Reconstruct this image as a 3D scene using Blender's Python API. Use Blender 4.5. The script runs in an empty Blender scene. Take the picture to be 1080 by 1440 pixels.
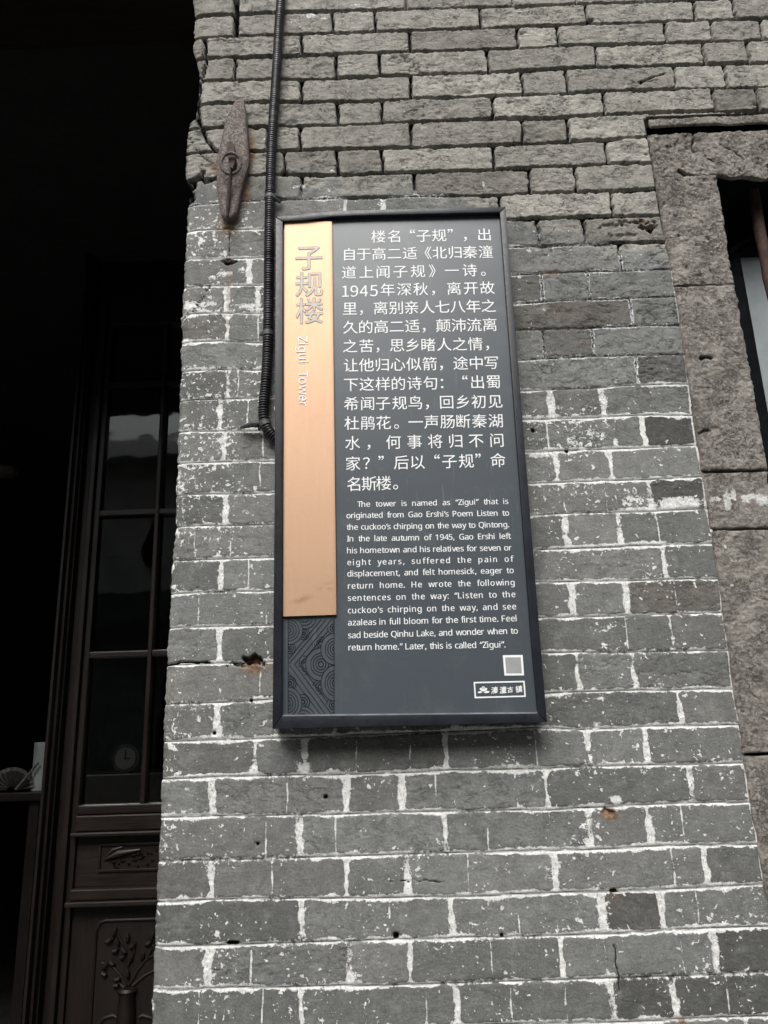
import bpy, bmesh, math, random
import numpy as np
from mathutils import Vector, Matrix
R_ = math.radians
random.seed(4)
sc = bpy.context.scene
# ------------------------------------------------------------------ camera
F_PX, CX, CY = 1082.0, 540.0, 720.0
PITCH, YAW, ROLL = 0.27465617, -0.00248583, -0.03228145
CAM = np.array([0.0, -1.30, 1.60])
_cp, _sp, _cy, _sy, _cr, _sr = (math.cos(PITCH), math.sin(PITCH), math.cos(YAW), math.sin(YAW), math.cos(ROLL), math.sin(ROLL))
_fw = np.array([_sy * _cp, _cy * _cp, _sp]); _rt = np.array([_cy, -_sy, 0.0]); _up = np.cross(_rt, _fw)
RT = _cr * _rt + _sr * _up; UP = _cr * _up - _sr * _rt; FW = _fw
cd = bpy.data.cameras.new('camera'); cam = bpy.data.objects.new('camera', cd); sc.collection.objects.link(cam)
cd.sensor_fit = 'HORIZONTAL'; cd.sensor_width = 36; cd.lens = 36 * F_PX / 1080; cd.clip_start = .02; cd.clip_end = 500
cam.matrix_world = Matrix(((RT[0], UP[0], -FW[0], CAM[0]), (RT[1], UP[1], -FW[1], CAM[1]), (RT[2], UP[2], -FW[2], CAM[2]), (0, 0, 0, 1)))
sc.camera = cam
# ------------------------------------------------------------------ world, sun, exposure
SUN_EL, SUN_AZ = 50.0, 192.0         # azimuth: clockwise from +Y seen from above
wd = bpy.data.worlds.new('World'); sc.world = wd; wd.use_nodes = True
wn = wd.node_tree.nodes; bg = wn['Background']
sky = wn.new('ShaderNodeTexSky'); sky.sky_type = 'NISHITA'; sky.sun_disc = False
sky.sun_elevation = R_(SUN_EL); sky.sun_rotation = R_(SUN_AZ); sky.air_density = 1.0; sky.dust_density = 4.0; sky.ozone_density = 1.0
hs = wn.new('ShaderNodeHueSaturation'); hs.inputs['Saturation'].default_value = .22
wd.node_tree.links.new(sky.outputs[0], hs.inputs['Color']); wd.node_tree.links.new(hs.outputs[0], bg.inputs['Color'])
bg.inputs['Strength'].default_value = .105
sd = bpy.data.lights.new('sun', 'SUN'); sd.energy = 1.5; sd.angle = R_(36); sd.color = (1, .97, .93)
sun = bpy.data.objects.new('sun', sd); sc.collection.objects.link(sun)
_a, _e = R_(SUN_AZ), R_(SUN_EL)
sun.rotation_euler = Vector((-math.sin(_a) * math.cos(_e), -math.cos(_a) * math.cos(_e), -math.sin(_e))).to_track_quat('-Z', 'Y').to_euler()
sc.view_settings.view_transform = 'Standard'; sc.view_settings.look = 'None'; sc.view_settings.gamma = 1
sc.view_settings.exposure = 0.92
sc.cycles.max_bounces = 8

# ------------------------------------------------------------------ helpers
def W(px, py, y=0.0):
    """point of the plane at depth y seen at photo pixel (px, py)"""
    d = RT * ((px - CX) / F_PX) - UP * ((py - CY) / F_PX) + FW
    t = (y - CAM[1]) / d[1]
    return CAM + d * t
def WX(px, py, y=0.0): return W(px, py, y)[0]
def WZ(px, py, y=0.0): return W(px, py, y)[2]
def link(o, parent=None):
    sc.collection.objects.link(o)
    if parent is not None: o.parent = parent
    return o
def tag(o, label=None, cat=None, group=None, kind=None):
    for k, v in (('label', label), ('category', cat), ('group', group), ('kind', kind)):
        if v: o[k] = v
    if cat and not kind: o['kind'] = 'thing'
    return o
def empty(name, loc=(0, 0, 0), label=None, cat=None, group=None):
    o = bpy.data.objects.new(name, None); o.empty_display_size = .05; link(o); o.location = loc
    return tag(o, label, cat, group)
def shade(me, on=True):
    me.polygons.foreach_set('use_smooth', [on] * len(me.polygons))
def np_mesh(name, V, F, mat, parent=None, smooth=True, loc=None):
    """V (n,3) world coords; F (m,4) int quads or list of faces"""
    me = bpy.data.meshes.new(name)
    V = np.asarray(V, float)
    off = np.zeros(3)
    if parent is not None:
        off = np.array(parent.location)
        p = parent.parent
        while p is not None: off = off + np.array(p.location); p = p.parent
    if loc is not None: off = off + np.array(loc)
    V = V - off
    if isinstance(F, np.ndarray):
        n, k = F.shape
        me.vertices.add(len(V)); me.vertices.foreach_set('co', V.astype(np.float32).ravel())
        me.loops.add(n * k); me.loops.foreach_set('vertex_index', F.astype(np.int32).ravel())
        me.polygons.add(n); me.polygons.foreach_set('loop_start', np.arange(0, n * k, k, dtype=np.int32))
        me.update(calc_edges=True); me.validate()
    else:
        me.from_pydata([tuple(v) for v in V], [], F); me.update()
    if smooth: shade(me)
    if mat: me.materials.append(mat)
    o = bpy.data.objects.new(name, me)
    if loc is not None: o.location = loc
    return link(o, parent)
class MB:
    """collects shapes in world coordinates, builds ONE mesh object"""
    def __init__(s): s.v = []; s.f = []
    def add(s, vs, fs):
        b = len(s.v); s.v += [tuple(map(float, v)) for v in vs]; s.f += [tuple(i + b for i in f) for f in fs]; return s
    def box(s, x0, x1, y0, y1, z0, z1, bev=0.0):
        if bev <= 0:
            return s.add([(x0, y0, z0), (x1, y0, z0), (x1, y1, z0), (x0, y1, z0), (x0, y0, z1), (x1, y0, z1), (x1, y1, z1), (x0, y1, z1)],
                         [(0, 3, 2, 1), (4, 5, 6, 7), (0, 1, 5, 4), (1, 2, 6, 5), (2, 3, 7, 6), (3, 0, 4, 7)])
        bm = bmesh.new(); bmesh.ops.create_cube(bm, size=1)
        for v in bm.verts:
            v.co = Vector(((x0 + x1) / 2 + v.co.x * (x1 - x0), (y0 + y1) / 2 + v.co.y * (y1 - y0), (z0 + z1) / 2 + v.co.z * (z1 - z0)))
        bmesh.ops.bevel(bm, geom=bm.edges[:], offset=bev, segments=2, affect='EDGES', profile=.6)
        bm.verts.index_update()
        s.add([v.co for v in bm.verts], [[v.index for v in f.verts] for f in bm.faces]); bm.free(); return s
    def prism(s, pts, y0, y1, bev=0.0):
        """outline in (x,z), extruded from y0 (front) to y1 (back)"""
        bm = bmesh.new()
        fv = [bm.verts.new((p[0], y0, p[1])) for p in pts]
        f = bm.faces.new(fv); r = bmesh.ops.extrude_face_region(bm, geom=[f])
        for v in [g for g in r['geom'] if isinstance(g, bmesh.types.BMVert)]: v.co.y = y1
        bmesh.ops.recalc_face_normals(bm, faces=bm.faces[:])
        if bev > 0:
            ed = [e for e in bm.edges if abs(e.verts[0].co.y - y0) < 1e-7 and abs(e.verts[1].co.y - y0) < 1e-7]
            bmesh.ops.bevel(bm, geom=ed, offset=bev, segments=2, affect='EDGES', profile=.6)
        bm.verts.index_update()
        s.add([v.co for v in bm.verts], [[v.index for v in f.verts] for f in bm.faces]); bm.free(); return s
    def tube(s, pts, rads, n=12, cap=True):
        P = [Vector(map(float, p)) for p in pts]
        if not hasattr(rads, '__len__'): rads = [rads] * len(P)
        vs = []; fs = []; pu = None
        for i, p in enumerate(P):
            t = (P[min(i + 1, len(P) - 1)] - P[max(i - 1, 0)]).normalized()
            u = (pu - t * pu.dot(t)) if pu is not None else (Vector((0, 1, 0)) - t * t.y)
            if u.length < 1e-5: u = Vector((1, 0, 0)) - t * t.x
            u.normalize(); pu = u; w = t.cross(u)
            for k in range(n):
                a = 2 * math.pi * k / n; vs.append(p + (u * math.cos(a) + w * math.sin(a)) * rads[i])
        for i in range(len(P) - 1):
            for k in range(n):
                k2 = (k + 1) % n; fs.append((i * n + k, i * n + k2, (i + 1) * n + k2, (i + 1) * n + k))
        if cap: fs.append(tuple(range(n))[::-1]); fs.append(tuple((len(P) - 1) * n + k for k in range(n)))
        return s.add(vs, fs)
    def lathe(s, c, prof, n=28):
        vs = []; fs = []
        for (r, z) in prof:
            for k in range(n):
                a = 2 * math.pi * k / n; vs.append((c[0] + r * math.cos(a), c[1] + r * math.sin(a), c[2] + z))
        for i in range(len(prof) - 1):
            for k in range(n):
                k2 = (k + 1) % n; fs.append((i * n + k, i * n + k2, (i + 1) * n + k2, (i + 1) * n + k))
        return s.add(vs, fs)
    def build(s, name, mat, parent=None, smooth=False, loc=None):
        o = np_mesh(name, np.array(s.v), s.f, mat, parent, smooth, loc)
        bm = bmesh.new(); bm.from_mesh(o.data); bmesh.ops.recalc_face_normals(bm, faces=bm.faces[:]); bm.to_mesh(o.data); bm.free()
        if smooth:
            o.data.set_sharp_from_angle(angle=R_(40))
        return o
# ------------------------------------------------------------------ numpy noise
def _h(ix, iy, seed):
    n = (ix.astype(np.int64) * 374761393 + iy.astype(np.int64) * 668265263 + seed * 1442695041) & 0xffffffff
    n = ((n ^ (n >> 13)) * 1274126177) & 0xffffffff
    n = ((n ^ (n >> 16)) * 2246822519) & 0xffffffff
    return ((n ^ (n >> 15)) & 0xffffff).astype(np.float32) / float(0xffffff)
def vn(x, y, seed=0):
    ix = np.floor(x); iy = np.floor(y); fx = (x - ix).astype(np.float32); fy = (y - iy).astype(np.float32)
    fx = fx * fx * (3 - 2 * fx); fy = fy * fy * (3 - 2 * fy)
    a = _h(ix, iy, seed); b = _h(ix + 1, iy, seed); c = _h(ix, iy + 1, seed); d = _h(ix + 1, iy + 1, seed)
    return (a + (b - a) * fx) * (1 - fy) + (c + (d - c) * fx) * fy
def fbm(x, y, f, oct=4, seed=0, gain=.5):
    s = 0; a = 1; t = 0
    for i in range(oct):
        s = s + a * vn(x * f + i * 17.3, y * f - i * 9.1, seed + i * 7); t += a; a *= gain; f *= 2.03
    return s / t
def ridge(x, y, f, oct=3, seed=0):
    s = 0; a = 1; t = 0
    for i in range(oct):
        s = s + a * (1 - np.abs(2 * vn(x * f + i * 5.7, y * f + i * 3.3, seed + i * 11) - 1)); t += a; a *= .5; f *= 2.1
    return s / t
def sst(a, b, x):
    t = np.clip((x - a) / (b - a), 0, 1); return t * t * (3 - 2 * t)
def seg_dist(X, Z, pts):
    D = np.full(X.shape, 9.0, np.float32)
    for (a, b) in zip(pts[:-1], pts[1:]):
        vx, vz = b[0] - a[0], b[1] - a[1]; L = vx * vx + vz * vz + 1e-12
        t = np.clip(((X - a[0]) * vx + (Z - a[1]) * vz) / L, 0, 1)
        D = np.minimum(D, np.hypot(X - a[0] - t * vx, Z - a[1] - t * vz))
    return D
def axis(a, b, fine0, fine1, df, dc):
    L = []
    if fine0 > a: L.append(np.linspace(a, fine0, max(2, int((fine0 - a) / dc)), endpoint=False))
    L.append(np.linspace(fine0, fine1, int((fine1 - fine0) / df), endpoint=False))
    L.append(np.linspace(fine1, b, max(2, int((b - fine1) / dc))))
    return np.concatenate(L)
def grid_faces(nr, nc):
    i = np.arange(nr * nc).reshape(nr, nc)
    return np.stack([i[:-1, :-1], i[:-1, 1:], i[1:, 1:], i[1:, :-1]], -1).reshape(-1, 4)
# ------------------------------------------------------------------ materials
def new_mat(name):
    m = bpy.data.materials.new(name); m.use_nodes = True
    nt = m.node_tree; b = nt.nodes['Principled BSDF']; return m, nt, b
class NT:
    def __init__(s, nt): s.nt = nt
    def n(s, t, **kw):
        o = s.nt.nodes.new(t)
        for k, v in kw.items(): setattr(o, k, v)
        return o
    def l(s, a, b): s.nt.links.new(a, b)
    def val(s, x, sock):
        if isinstance(x, (int, float)): sock.default_value = x
        elif isinstance(x, (tuple, list)): sock.default_value = tuple(x) + ((1,) if len(x) == 3 else ())
        else: s.l(x, sock)
    def math(s, op, a, b=0.0, c=None, clamp=False):
        o = s.n('ShaderNodeMath', operation=op); o.use_clamp = clamp
        s.val(a, o.inputs[0]); s.val(b, o.inputs[1])
        if c is not None: s.val(c, o.inputs[2])
        return o.outputs[0]
    def ss(s, x, a, b):
        o = s.n('ShaderNodeMapRange', interpolation_type='SMOOTHSTEP'); s.val(x, o.inputs[0]); s.val(a, o.inputs[1]); s.val(b, o.inputs[2]); return o.outputs[0]
    def mr(s, x, a, b, c, d):
        o = s.n('ShaderNodeMapRange'); s.val(x, o.inputs[0])
        for i, v in enumerate((a, b, c, d)): s.val(v, o.inputs[i + 1])
        return o.outputs[0]
    def mix(s, f, a, b, blend='MIX'):
        o = s.n('ShaderNodeMix', data_type='RGBA', blend_type=blend); s.val(f, o.inputs[0]); s.val(a, o.inputs[6]); s.val(b, o.inputs[7]); return o.outputs[2]
    def noise(s, scale, detail=4, rough=.55, vec=None, dist=0.0, stretch=None):
        if vec is None: vec = s.co
        if stretch:
            mp = s.n('ShaderNodeMapping'); mp.inputs['Scale'].default_value = stretch
            if len(stretch) == 3: s.l(vec, mp.inputs[0]); vec = mp.outputs[0]
        o = s.n('ShaderNodeTexNoise'); o.inputs['Scale'].default_value = scale; o.inputs['Detail'].default_value = detail
        o.inputs['Roughness'].default_value = rough; o.inputs['Distortion'].default_value = dist; s.l(vec, o.inputs['Vector']); return o.outputs[0]
    def coords(s):
        s.co = s.n('ShaderNodeTexCoord').outputs['Object']; return s.co
    def bump(s, h, strength=.5, dist=.002, normal=None):
        o = s.n('ShaderNodeBump'); o.inputs['Strength'].default_value = strength; o.inputs['Distance'].default_value = dist
        s.l(h, o.inputs['Height'])
        if normal is not None: s.l(normal, o.inputs['Normal'])
        return o.outputs[0]
def simple(name, col, rough=.6, metal=0.0, var=.25, scale=40, bump=.2, bdist=.001, col2=None, stretch=None, spec=.5, rvar=.1):
    m, nt, b = new_mat(name); g = NT(nt); g.coords()
    n1 = g.noise(scale, 5, .6, stretch=stretch); n2 = g.noise(scale * 7, 3, .6, stretch=stretch)
    c2 = col2 or tuple(c * (1 - var) for c in col); c1 = tuple(min(1, c * (1 + var * .6)) for c in col)
    g.l(g.mix(g.ss(n1, .35, .68), c1, c2), b.inputs['Base Color'])
    g.l(g.mr(n2, .3, .7, max(0, rough - rvar), min(1, rough + rvar)), b.inputs['Roughness'])
    b.inputs['Metallic'].default_value = metal; b.inputs['Specular IOR Level'].default_value = spec
    if bump: g.l(g.bump(n2, bump, bdist), b.inputs['Normal'])
    return m
# brick: reads two painted attributes of the mesh (lime residue, speckle, tone, brown / crack, rust, scored line, open joints)
def brick_material():
    m, nt, b = new_mat('grey_brick'); g = NT(nt); g.coords()
    A = g.n('ShaderNodeAttribute', attribute_name='lime'); B = g.n('ShaderNodeAttribute', attribute_name='wear_shade')
    sa = g.n('ShaderNodeSeparateColor'); g.l(A.outputs['Color'], sa.inputs[0]); sb = g.n('ShaderNodeSeparateColor'); g.l(B.outputs['Color'], sb.inputs[0])
    lime, spk, tone, brown = sa.outputs[0], sa.outputs[1], sa.outputs[2], A.outputs['Alpha']
    dark, rust, line, openj = sb.outputs[0], sb.outputs[1], sb.outputs[2], B.outputs['Alpha']
    n_big = g.noise(9, 5, .6); n_mid = g.noise(45, 6, .66); n_fine = g.noise(260, 4, .72); n_streak = g.noise(60, 5, .65, stretch=(1, 1, 5))
    base = g.mix(brown, (.156, .162, .156), (.152, .122, .102))
    base = g.mix(g.math('MULTIPLY', openj, .75), base, (.335, .318, .278))
    base = g.mix(g.ss(n_big, .35, .7), base, g.mix(.35, base, (.21, .21, .19)))
    k = g.math('MULTIPLY', tone, g.mr(n_mid, .25, .75, .74, 1.24)); k = g.math('MULTIPLY', k, g.mr(n_fine, .28, .72, .70, 1.30)); k = g.math('MULTIPLY', k, g.mr(n_streak, .3, .7, .88, 1.1))
    kc = g.n('ShaderNodeCombineColor'); [g.l(k, kc.inputs[i]) for i in range(3)]
    base = g.mix(1.0, base, kc.outputs[0], 'MULTIPLY')
    ZN = g.n('ShaderNodeAttribute', attribute_name='zone'); sz_ = g.n('ShaderNodeSeparateColor'); g.l(ZN.outputs['Color'], sz_.inputs[0]); rz = sz_.outputs[0]
    wr = g.noise(34, 6, .62, stretch=(.55, 1, 1.15), dist=.25); wr2 = g.noise(95, 4, .6, stretch=(.7, 1, 1.2), dist=.2)
    cre = g.math('SUBTRACT', 1.0, g.ss(g.math('ABSOLUTE', g.math('SUBTRACT', wr, .5)), .002, .022))
    cre2 = g.math('SUBTRACT', 1.0, g.ss(g.math('ABSOLUTE', g.math('SUBTRACT', wr2, .5)), .004, .03))
    cre = g.math('MAXIMUM', g.math('MULTIPLY', cre, g.ss(g.noise(19, 4, .6), .44, .60)), g.math('MULTIPLY', g.math('MULTIPLY', cre2, .7), g.ss(g.noise(27, 3, .6), .46, .62)))
    cre = g.math('MULTIPLY', cre, g.mr(rz, 0, 1, .16, .85))
    base = g.mix(cre, base, (.045, .043, .040))
    soot_and_shade = g.math('MULTIPLY', g.ss(g.noise(15, 6, .66), .50, .70), .38); base = g.mix(soot_and_shade, base, (.075, .076, .074))
    pale = g.math('MULTIPLY', g.ss(g.noise(33, 7, .72), .54, .70), .30); base = g.mix(pale, base, (.34, .34, .32))
    haze = g.math('MULTIPLY', g.ss(g.noise(26, 6, .68), .52, .72), g.mr(spk, 0, 1, .0, .38))
    base = g.mix(haze, base, (.42, .43, .42))
    # lime residue with ragged rims and holes
    nl = g.noise(150, 6, .72, dist=.4); nl2 = g.noise(520, 3, .7)
    lv = g.math('ADD', lime, g.math('ADD', g.math('MULTIPLY', g.math('SUBTRACT', nl, .5), 1.35), g.math('MULTIPLY', g.math('SUBTRACT', nl2, .5), .5)))
    lm = g.ss(lv, .46, .60)
    # flecks
    f1 = g.noise(135, 3, .5, dist=.5); f2 = g.noise(80, 3, .5, stretch=(1.0, 1, 1.15), dist=.3); f3 = g.noise(230, 3, .6, dist=.2)
    cl = g.mr(g.noise(12, 5, .66), .36, .64, .085, -.035); t1 = g.math('ADD', g.mr(spk, 0, 1, .75, .555), cl); t2 = g.math('ADD', g.mr(spk, 0, 1, .74, .535), cl); t3 = g.math('ADD', g.mr(spk, 0, 1, .76, .565), cl)
    fl = g.math('MAXIMUM', g.ss(f1, t1, g.math('ADD', t1, .02)), g.math('MAXIMUM', g.ss(f2, t2, g.math('ADD', t2, .02)), g.ss(f3, t3, g.math('ADD', t3, .03))))
    white = g.math('MAXIMUM', lm, fl, clamp=True)
    wc = g.mix(g.ss(g.noise(70, 5, .65), .3, .75), (.80, .80, .77), (.55, .56, .54))
    wc = g.mix(g.ss(nl2, .56, .70), wc, (.36, .37, .37)); wc = g.mix(g.math('MULTIPLY', g.ss(g.noise(330, 3, .65), .55, .66), .7), wc, (.17, .17, .17)); wc = g.mix(g.math('MULTIPLY', sz_.outputs[1], g.ss(g.noise(260, 3, .7), .42, .56)), wc, (.27, .28, .29))
    col = g.mix(white, base, wc)
    # grit in open joints and cracks, shade painted into the edge notch
    grit_shade = g.mix(g.ss(g.noise(300, 3, .6), .35, .7), (.030, .030, .032), (.010, .010, .011))
    dk2 = g.math('ADD', dark, g.math('MULTIPLY', g.math('SUBTRACT', g.noise(240, 4, .7), .5), g.mr(g.math('ABSOLUTE', g.math('SUBTRACT', dark, .5)), .0, .5, 1.5, .0)))
    col = g.mix(g.ss(dk2, .40, .60), col, grit_shade)
    col = g.mix(g.math('MULTIPLY', line, g.ss(g.noise(40, 4, .6), .30, .46)), col, (.035, .033, .03))
    rc = g.mix(g.ss(g.noise(120, 5, .7), .35, .7), (.11, .055, .026), (.30, .21, .13))
    col = g.mix(g.math('MULTIPLY', rust, g.ss(g.math('ADD', g.noise(90, 5, .7), g.math('MULTIPLY', rust, .25)), .42, .72)), col, rc)
    g.l(col, b.inputs['Base Color'])
    b.inputs['Roughness'].default_value = .88; b.inputs['Specular IOR Level'].default_value = .3
    hb = g.math('ADD', g.math('MULTIPLY', n_fine, .8), g.math('ADD', n_mid, g.math('MULTIPLY', white, .8)))
    hb = g.math('SUBTRACT', g.math('ADD', hb, g.math('MULTIPLY', wr, g.math('MULTIPLY', rz, 1.6))), g.math('MULTIPLY', cre, 1.0))
    g.l(g.bump(hb, .7, .0018), b.inputs['Normal'])
    return m
def stone_material(name, c1, c2, c3):
    m, nt, b = new_mat(name); g = NT(nt); g.coords()
    A = g.n('ShaderNodeAttribute', attribute_name='lime'); sa = g.n('ShaderNodeSeparateColor'); g.l(A.outputs['Color'], sa.inputs[0])
    n1 = g.noise(14, 6, .62); n2 = g.noise(75, 7, .75); n3 = g.noise(230, 5, .75)
    wv = g.n('ShaderNodeMix', data_type='VECTOR'); wv.inputs[0].default_value = .02
    nz = g.n('ShaderNodeTexNoise'); nz.inputs['Scale'].default_value = 40; nz.inputs['Detail'].default_value = 4; g.l(g.co, nz.inputs['Vector'])
    g.l(g.co, wv.inputs[4]); g.l(nz.outputs['Color'], wv.inputs[5])
    vo = g.n('ShaderNodeTexVoronoi', feature='DISTANCE_TO_EDGE'); vo.inputs['Scale'].default_value = 55; g.l(wv.outputs[1], vo.inputs['Vector'])
    vo2 = g.n('ShaderNodeTexVoronoi'); vo2.inputs['Scale'].default_value = 130; g.l(wv.outputs[1], vo2.inputs['Vector'])
    crev = g.math('MULTIPLY', g.math('SUBTRACT', 1.0, g.ss(vo.outputs['Distance'], .0, .07)), g.ss(g.noise(22, 4, .65), .48, .64))
    col = g.mix(g.ss(n1, .35, .66), c1, c2); col = g.mix(g.math('MULTIPLY', g.ss(n2, .48, .70), .85), col, c3)
    col = g.mix(g.math('MULTIPLY', g.ss(n3, .54, .72), .6), col, (.06, .053, .046))
    wr = g.noise(40, 7, .66, stretch=(.8, 1, 1.1), dist=.3); wr2 = g.noise(115, 5, .66, dist=.3)
    c1_ = g.math('SUBTRACT', 1.0, g.ss(g.math('ABSOLUTE', g.math('SUBTRACT', wr, .5)), .002, .025)); c2_ = g.math('SUBTRACT', 1.0, g.ss(g.math('ABSOLUTE', g.math('SUBTRACT', wr2, .5)), .004, .035))
    crev = g.math('MAXIMUM', g.math('MULTIPLY', c1_, g.ss(g.noise(17, 4, .6), .42, .58)), g.math('MULTIPLY', c2_, g.ss(g.noise(23, 3, .6), .42, .60)))
    col = g.mix(g.math('MULTIPLY', crev, .72), col, (.052, .046, .042))
    lv = g.math('ADD', sa.outputs[0], g.math('MULTIPLY', g.math('SUBTRACT', g.noise(150, 6, .72, dist=.5), .5), 1.5))
    col = g.mix(g.ss(lv, .48, .60), col, (.74, .74, .71))
    col = g.mix(sa.outputs[1], col, (.03, .027, .024))
    g.l(col, b.inputs['Base Color']); b.inputs['Roughness'].default_value = .92; b.inputs['Specular IOR Level'].default_value = .25
    hh = g.math('ADD', g.math('ADD', n3, g.math('MULTIPLY', n2, 1.9)), g.math('SUBTRACT', g.math('MULTIPLY', vo2.outputs['Distance'], -.5), g.math('MULTIPLY', crev, .5)))
    g.l(g.bump(hh, .9, .0042), b.inputs['Normal']); return m
M = {}
M['brick'] = brick_material()
M['stone'] = stone_material('sandstone', (.335, .312, .278), (.230, .210, .187), (.485, .458, .412))
def metal_wood(name, c1, c2, rough=.5, stretch=(14, 14, 1), scale=9):
    m, nt, b = new_mat(name); g = NT(nt); g.coords()
    n = g.noise(scale, 6, .65, stretch=stretch); n2 = g.noise(3, 4, .6)
    g.l(g.mix(g.ss(n, .3, .7), c1, c2), b.inputs['Base Color'])
    b.inputs['Specular IOR Level'].default_value = .28; g.l(g.mr(n2, .3, .7, rough - .12, rough + .15), b.inputs['Roughness']); g.l(g.bump(n, .35, .002), b.inputs['Normal']); return m
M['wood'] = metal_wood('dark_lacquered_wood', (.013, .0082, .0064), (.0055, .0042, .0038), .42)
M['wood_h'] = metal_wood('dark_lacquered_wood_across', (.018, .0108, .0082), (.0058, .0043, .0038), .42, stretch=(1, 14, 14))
M['beam'] = metal_wood('dark_reddish_beam', (.020, .011, .008), (.008, .006, .005), .7, stretch=(1, 14, 14))  # very dark beam with a reddish tint
M['soot_and_shade'] = simple('shade_dark_plaster', (.012, .012, .012), .9, var=.3, scale=6)  # shade of the unlit rooms painted in as near-black plaster
M['frame'] = simple('painted_dark_steel', (.014, .0165, .022), .36, 0, var=.25, scale=22, bump=.06, rvar=.1, spec=.3)
M['lip'] = simple('pale_steel_lip', (.22, .24, .25), .45, 0, var=.3, scale=30, bump=.05)  # lip paler than the rest of the frame
M['conduit'] = simple('black_plastic', (.024, .022, .025), .38, 0, var=.35, scale=50, bump=.05, spec=.42)
M['tie'] = simple('grey_black_tape', (.055, .058, .06), .5, 0, var=.4, scale=60, bump=.2)
M['white_ink'] = simple('white_print', (.80, .81, .81), .55, var=.04, scale=60, bump=0)
M['grey_field'] = simple('grey_print', (.30, .31, .31), .55, var=.06, scale=60, bump=0)
M['black_line'] = simple('engraved_black_line', (.012, .016, .022), .5, var=.1, scale=60, bump=0)
def panel_material():
    m, nt, b = new_mat('slate_blue_panel'); g = NT(nt); g.coords()
    n = g.noise(7, 5, .6); n2 = g.noise(500, 2, .5); st = g.noise(26, 4, .6, stretch=(5, 1, .35))
    c = g.mix(g.ss(n, .3, .7), (.062, .075, .087), (.055, .067, .078))
    c = g.mix(g.math('MULTIPLY', g.ss(st, .64, .74), .16), c, (.3, .33, .34)); c = g.mix(g.math('MULTIPLY', g.ss(g.noise(330, 2, .5), .71, .76), .5), c, (.3, .31, .31)); c = g.mix(g.math('MULTIPLY', g.ss(g.noise(19, 6, .7), .5, .75), .12), c, (.25, .26, .26)); g.l(c, b.inputs['Base Color'])
    g.l(g.mr(n, .3, .7, .30, .38), b.inputs['Roughness']); b.inputs['Specular IOR Level'].default_value = .55
    g.l(g.bump(n2, .05, .0005), b.inputs['Normal']); return m
M['panel'] = panel_material()
def copper_material():
    m, nt, b = new_mat('rose_copper_paint'); g = NT(nt); g.coords()
    n2 = g.noise(900, 2, .5); n = g.noise(6, 4, .6); sm = g.noise(38, 5, .65, stretch=(1, 1, 2.6))
    c = g.mix(g.ss(n2, .35, .7), (.50, .325, .212), (.46, .29, .185))
    mo = g.noise(55, 6, .7); st = g.noise(30, 4, .6, stretch=(6, 1, .25)); c = g.mix(g.math('MULTIPLY', g.ss(mo, .45, .7), .16), c, (.38, .25, .17)); c = g.mix(g.math('MULTIPLY', g.ss(st, .5, .68), .10), c, (.62, .45, .33))
    A = g.n('ShaderNodeAttribute', attribute_name='lime'); sa = g.n('ShaderNodeSeparateColor'); g.l(A.outputs['Color'], sa.inputs[0])
    c = g.mix(g.math('MULTIPLY', sa.outputs[0], g.ss(sm, .40, .56)), c, (.34, .215, .135)); g.l(c, b.inputs['Base Color'])
    b.inputs['Metallic'].default_value = .62; g.l(g.mr(n, .3, .7, .48, .54), b.inputs['Roughness'])
    g.l(g.bump(n2, .12, .0006), b.inputs['Normal']); return m
M['copper'] = copper_material()
M['copper_edge'] = simple('grey_bronze_edge', (.235, .235, .235), .7, 0, var=.2, scale=80, bump=0)
M['copper_face'] = simple('pale_silver_face', (.52, .475, .42), .5, 0, var=.08, scale=80, bump=0)
def rust_material():
    m, nt, b = new_mat('pitted_rusty_iron'); g = NT(nt); g.coords()
    n = g.noise(40, 6, .7); n2 = g.noise(260, 4, .7)
    c = g.mix(g.ss(n, .35, .68), (.066, .054, .051), (.112, .076, .060)); c = g.mix(g.ss(n2, .48, .62), c, (.185, .165, .155)); c = g.mix(g.ss(n2, .45, .36), c, (.030, .022, .020))
    g.l(c, b.inputs['Base Color']); b.inputs['Roughness'].default_value = .72; b.inputs['Metallic'].default_value = .25
    g.l(g.bump(n2, .7, .0012), b.inputs['Normal']); return m
M['iron'] = rust_material()
M['iron_dark'] = simple('dark_rusted_iron', (.055, .032, .024), .75, .2, var=.5, scale=90, bump=.6)
M['rust_bar'] = simple('brown_rust_bar', (.060, .034, .026), .85, .1, var=.5, scale=70, bump=.7, bdist=.002)
M['glazing'] = simple('frosted_sky_reflection', (.36, .40, .415), .5, var=.08, scale=25, bump=.1)  # glass mirroring the sky, its reflection painted as pale matte colour
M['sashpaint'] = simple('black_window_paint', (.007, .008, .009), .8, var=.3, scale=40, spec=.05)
M['putty'] = simple('pale_putty', (.50, .50, .49), .8, var=.25, scale=60)
M['ceramic'] = simple('pale_porcelain', (.40, .44, .44), .35, var=.15, scale=18, bump=.03)
M['brass'] = simple('pale_dial', (.050, .046, .038), .5, var=.15, scale=40)
M['fan'] = simple('dark_folded_paper', (.03, .026, .025), .6, var=.4, scale=60)
M['fan_rim'] = simple('pale_patterned_rim', (.15, .14, .125), .6, var=.7, scale=120)
M['plaster'] = simple('white_plaster', (.58, .57, .54), .85, var=.25, scale=2.2, bump=.3, bdist=.004)
M['greywall'] = simple('grey_render', (.26, .265, .26), .9, var=.35, scale=3, bump=.3, bdist=.004)
M['tile'] = simple('grey_roof_tile', (.09, .092, .095), .8, var=.35, scale=9, bump=.3)
M['paving'] = simple('grey_paving', (.17, .168, .16), .85, var=.3, scale=3.5, bump=.4, bdist=.004)
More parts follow.
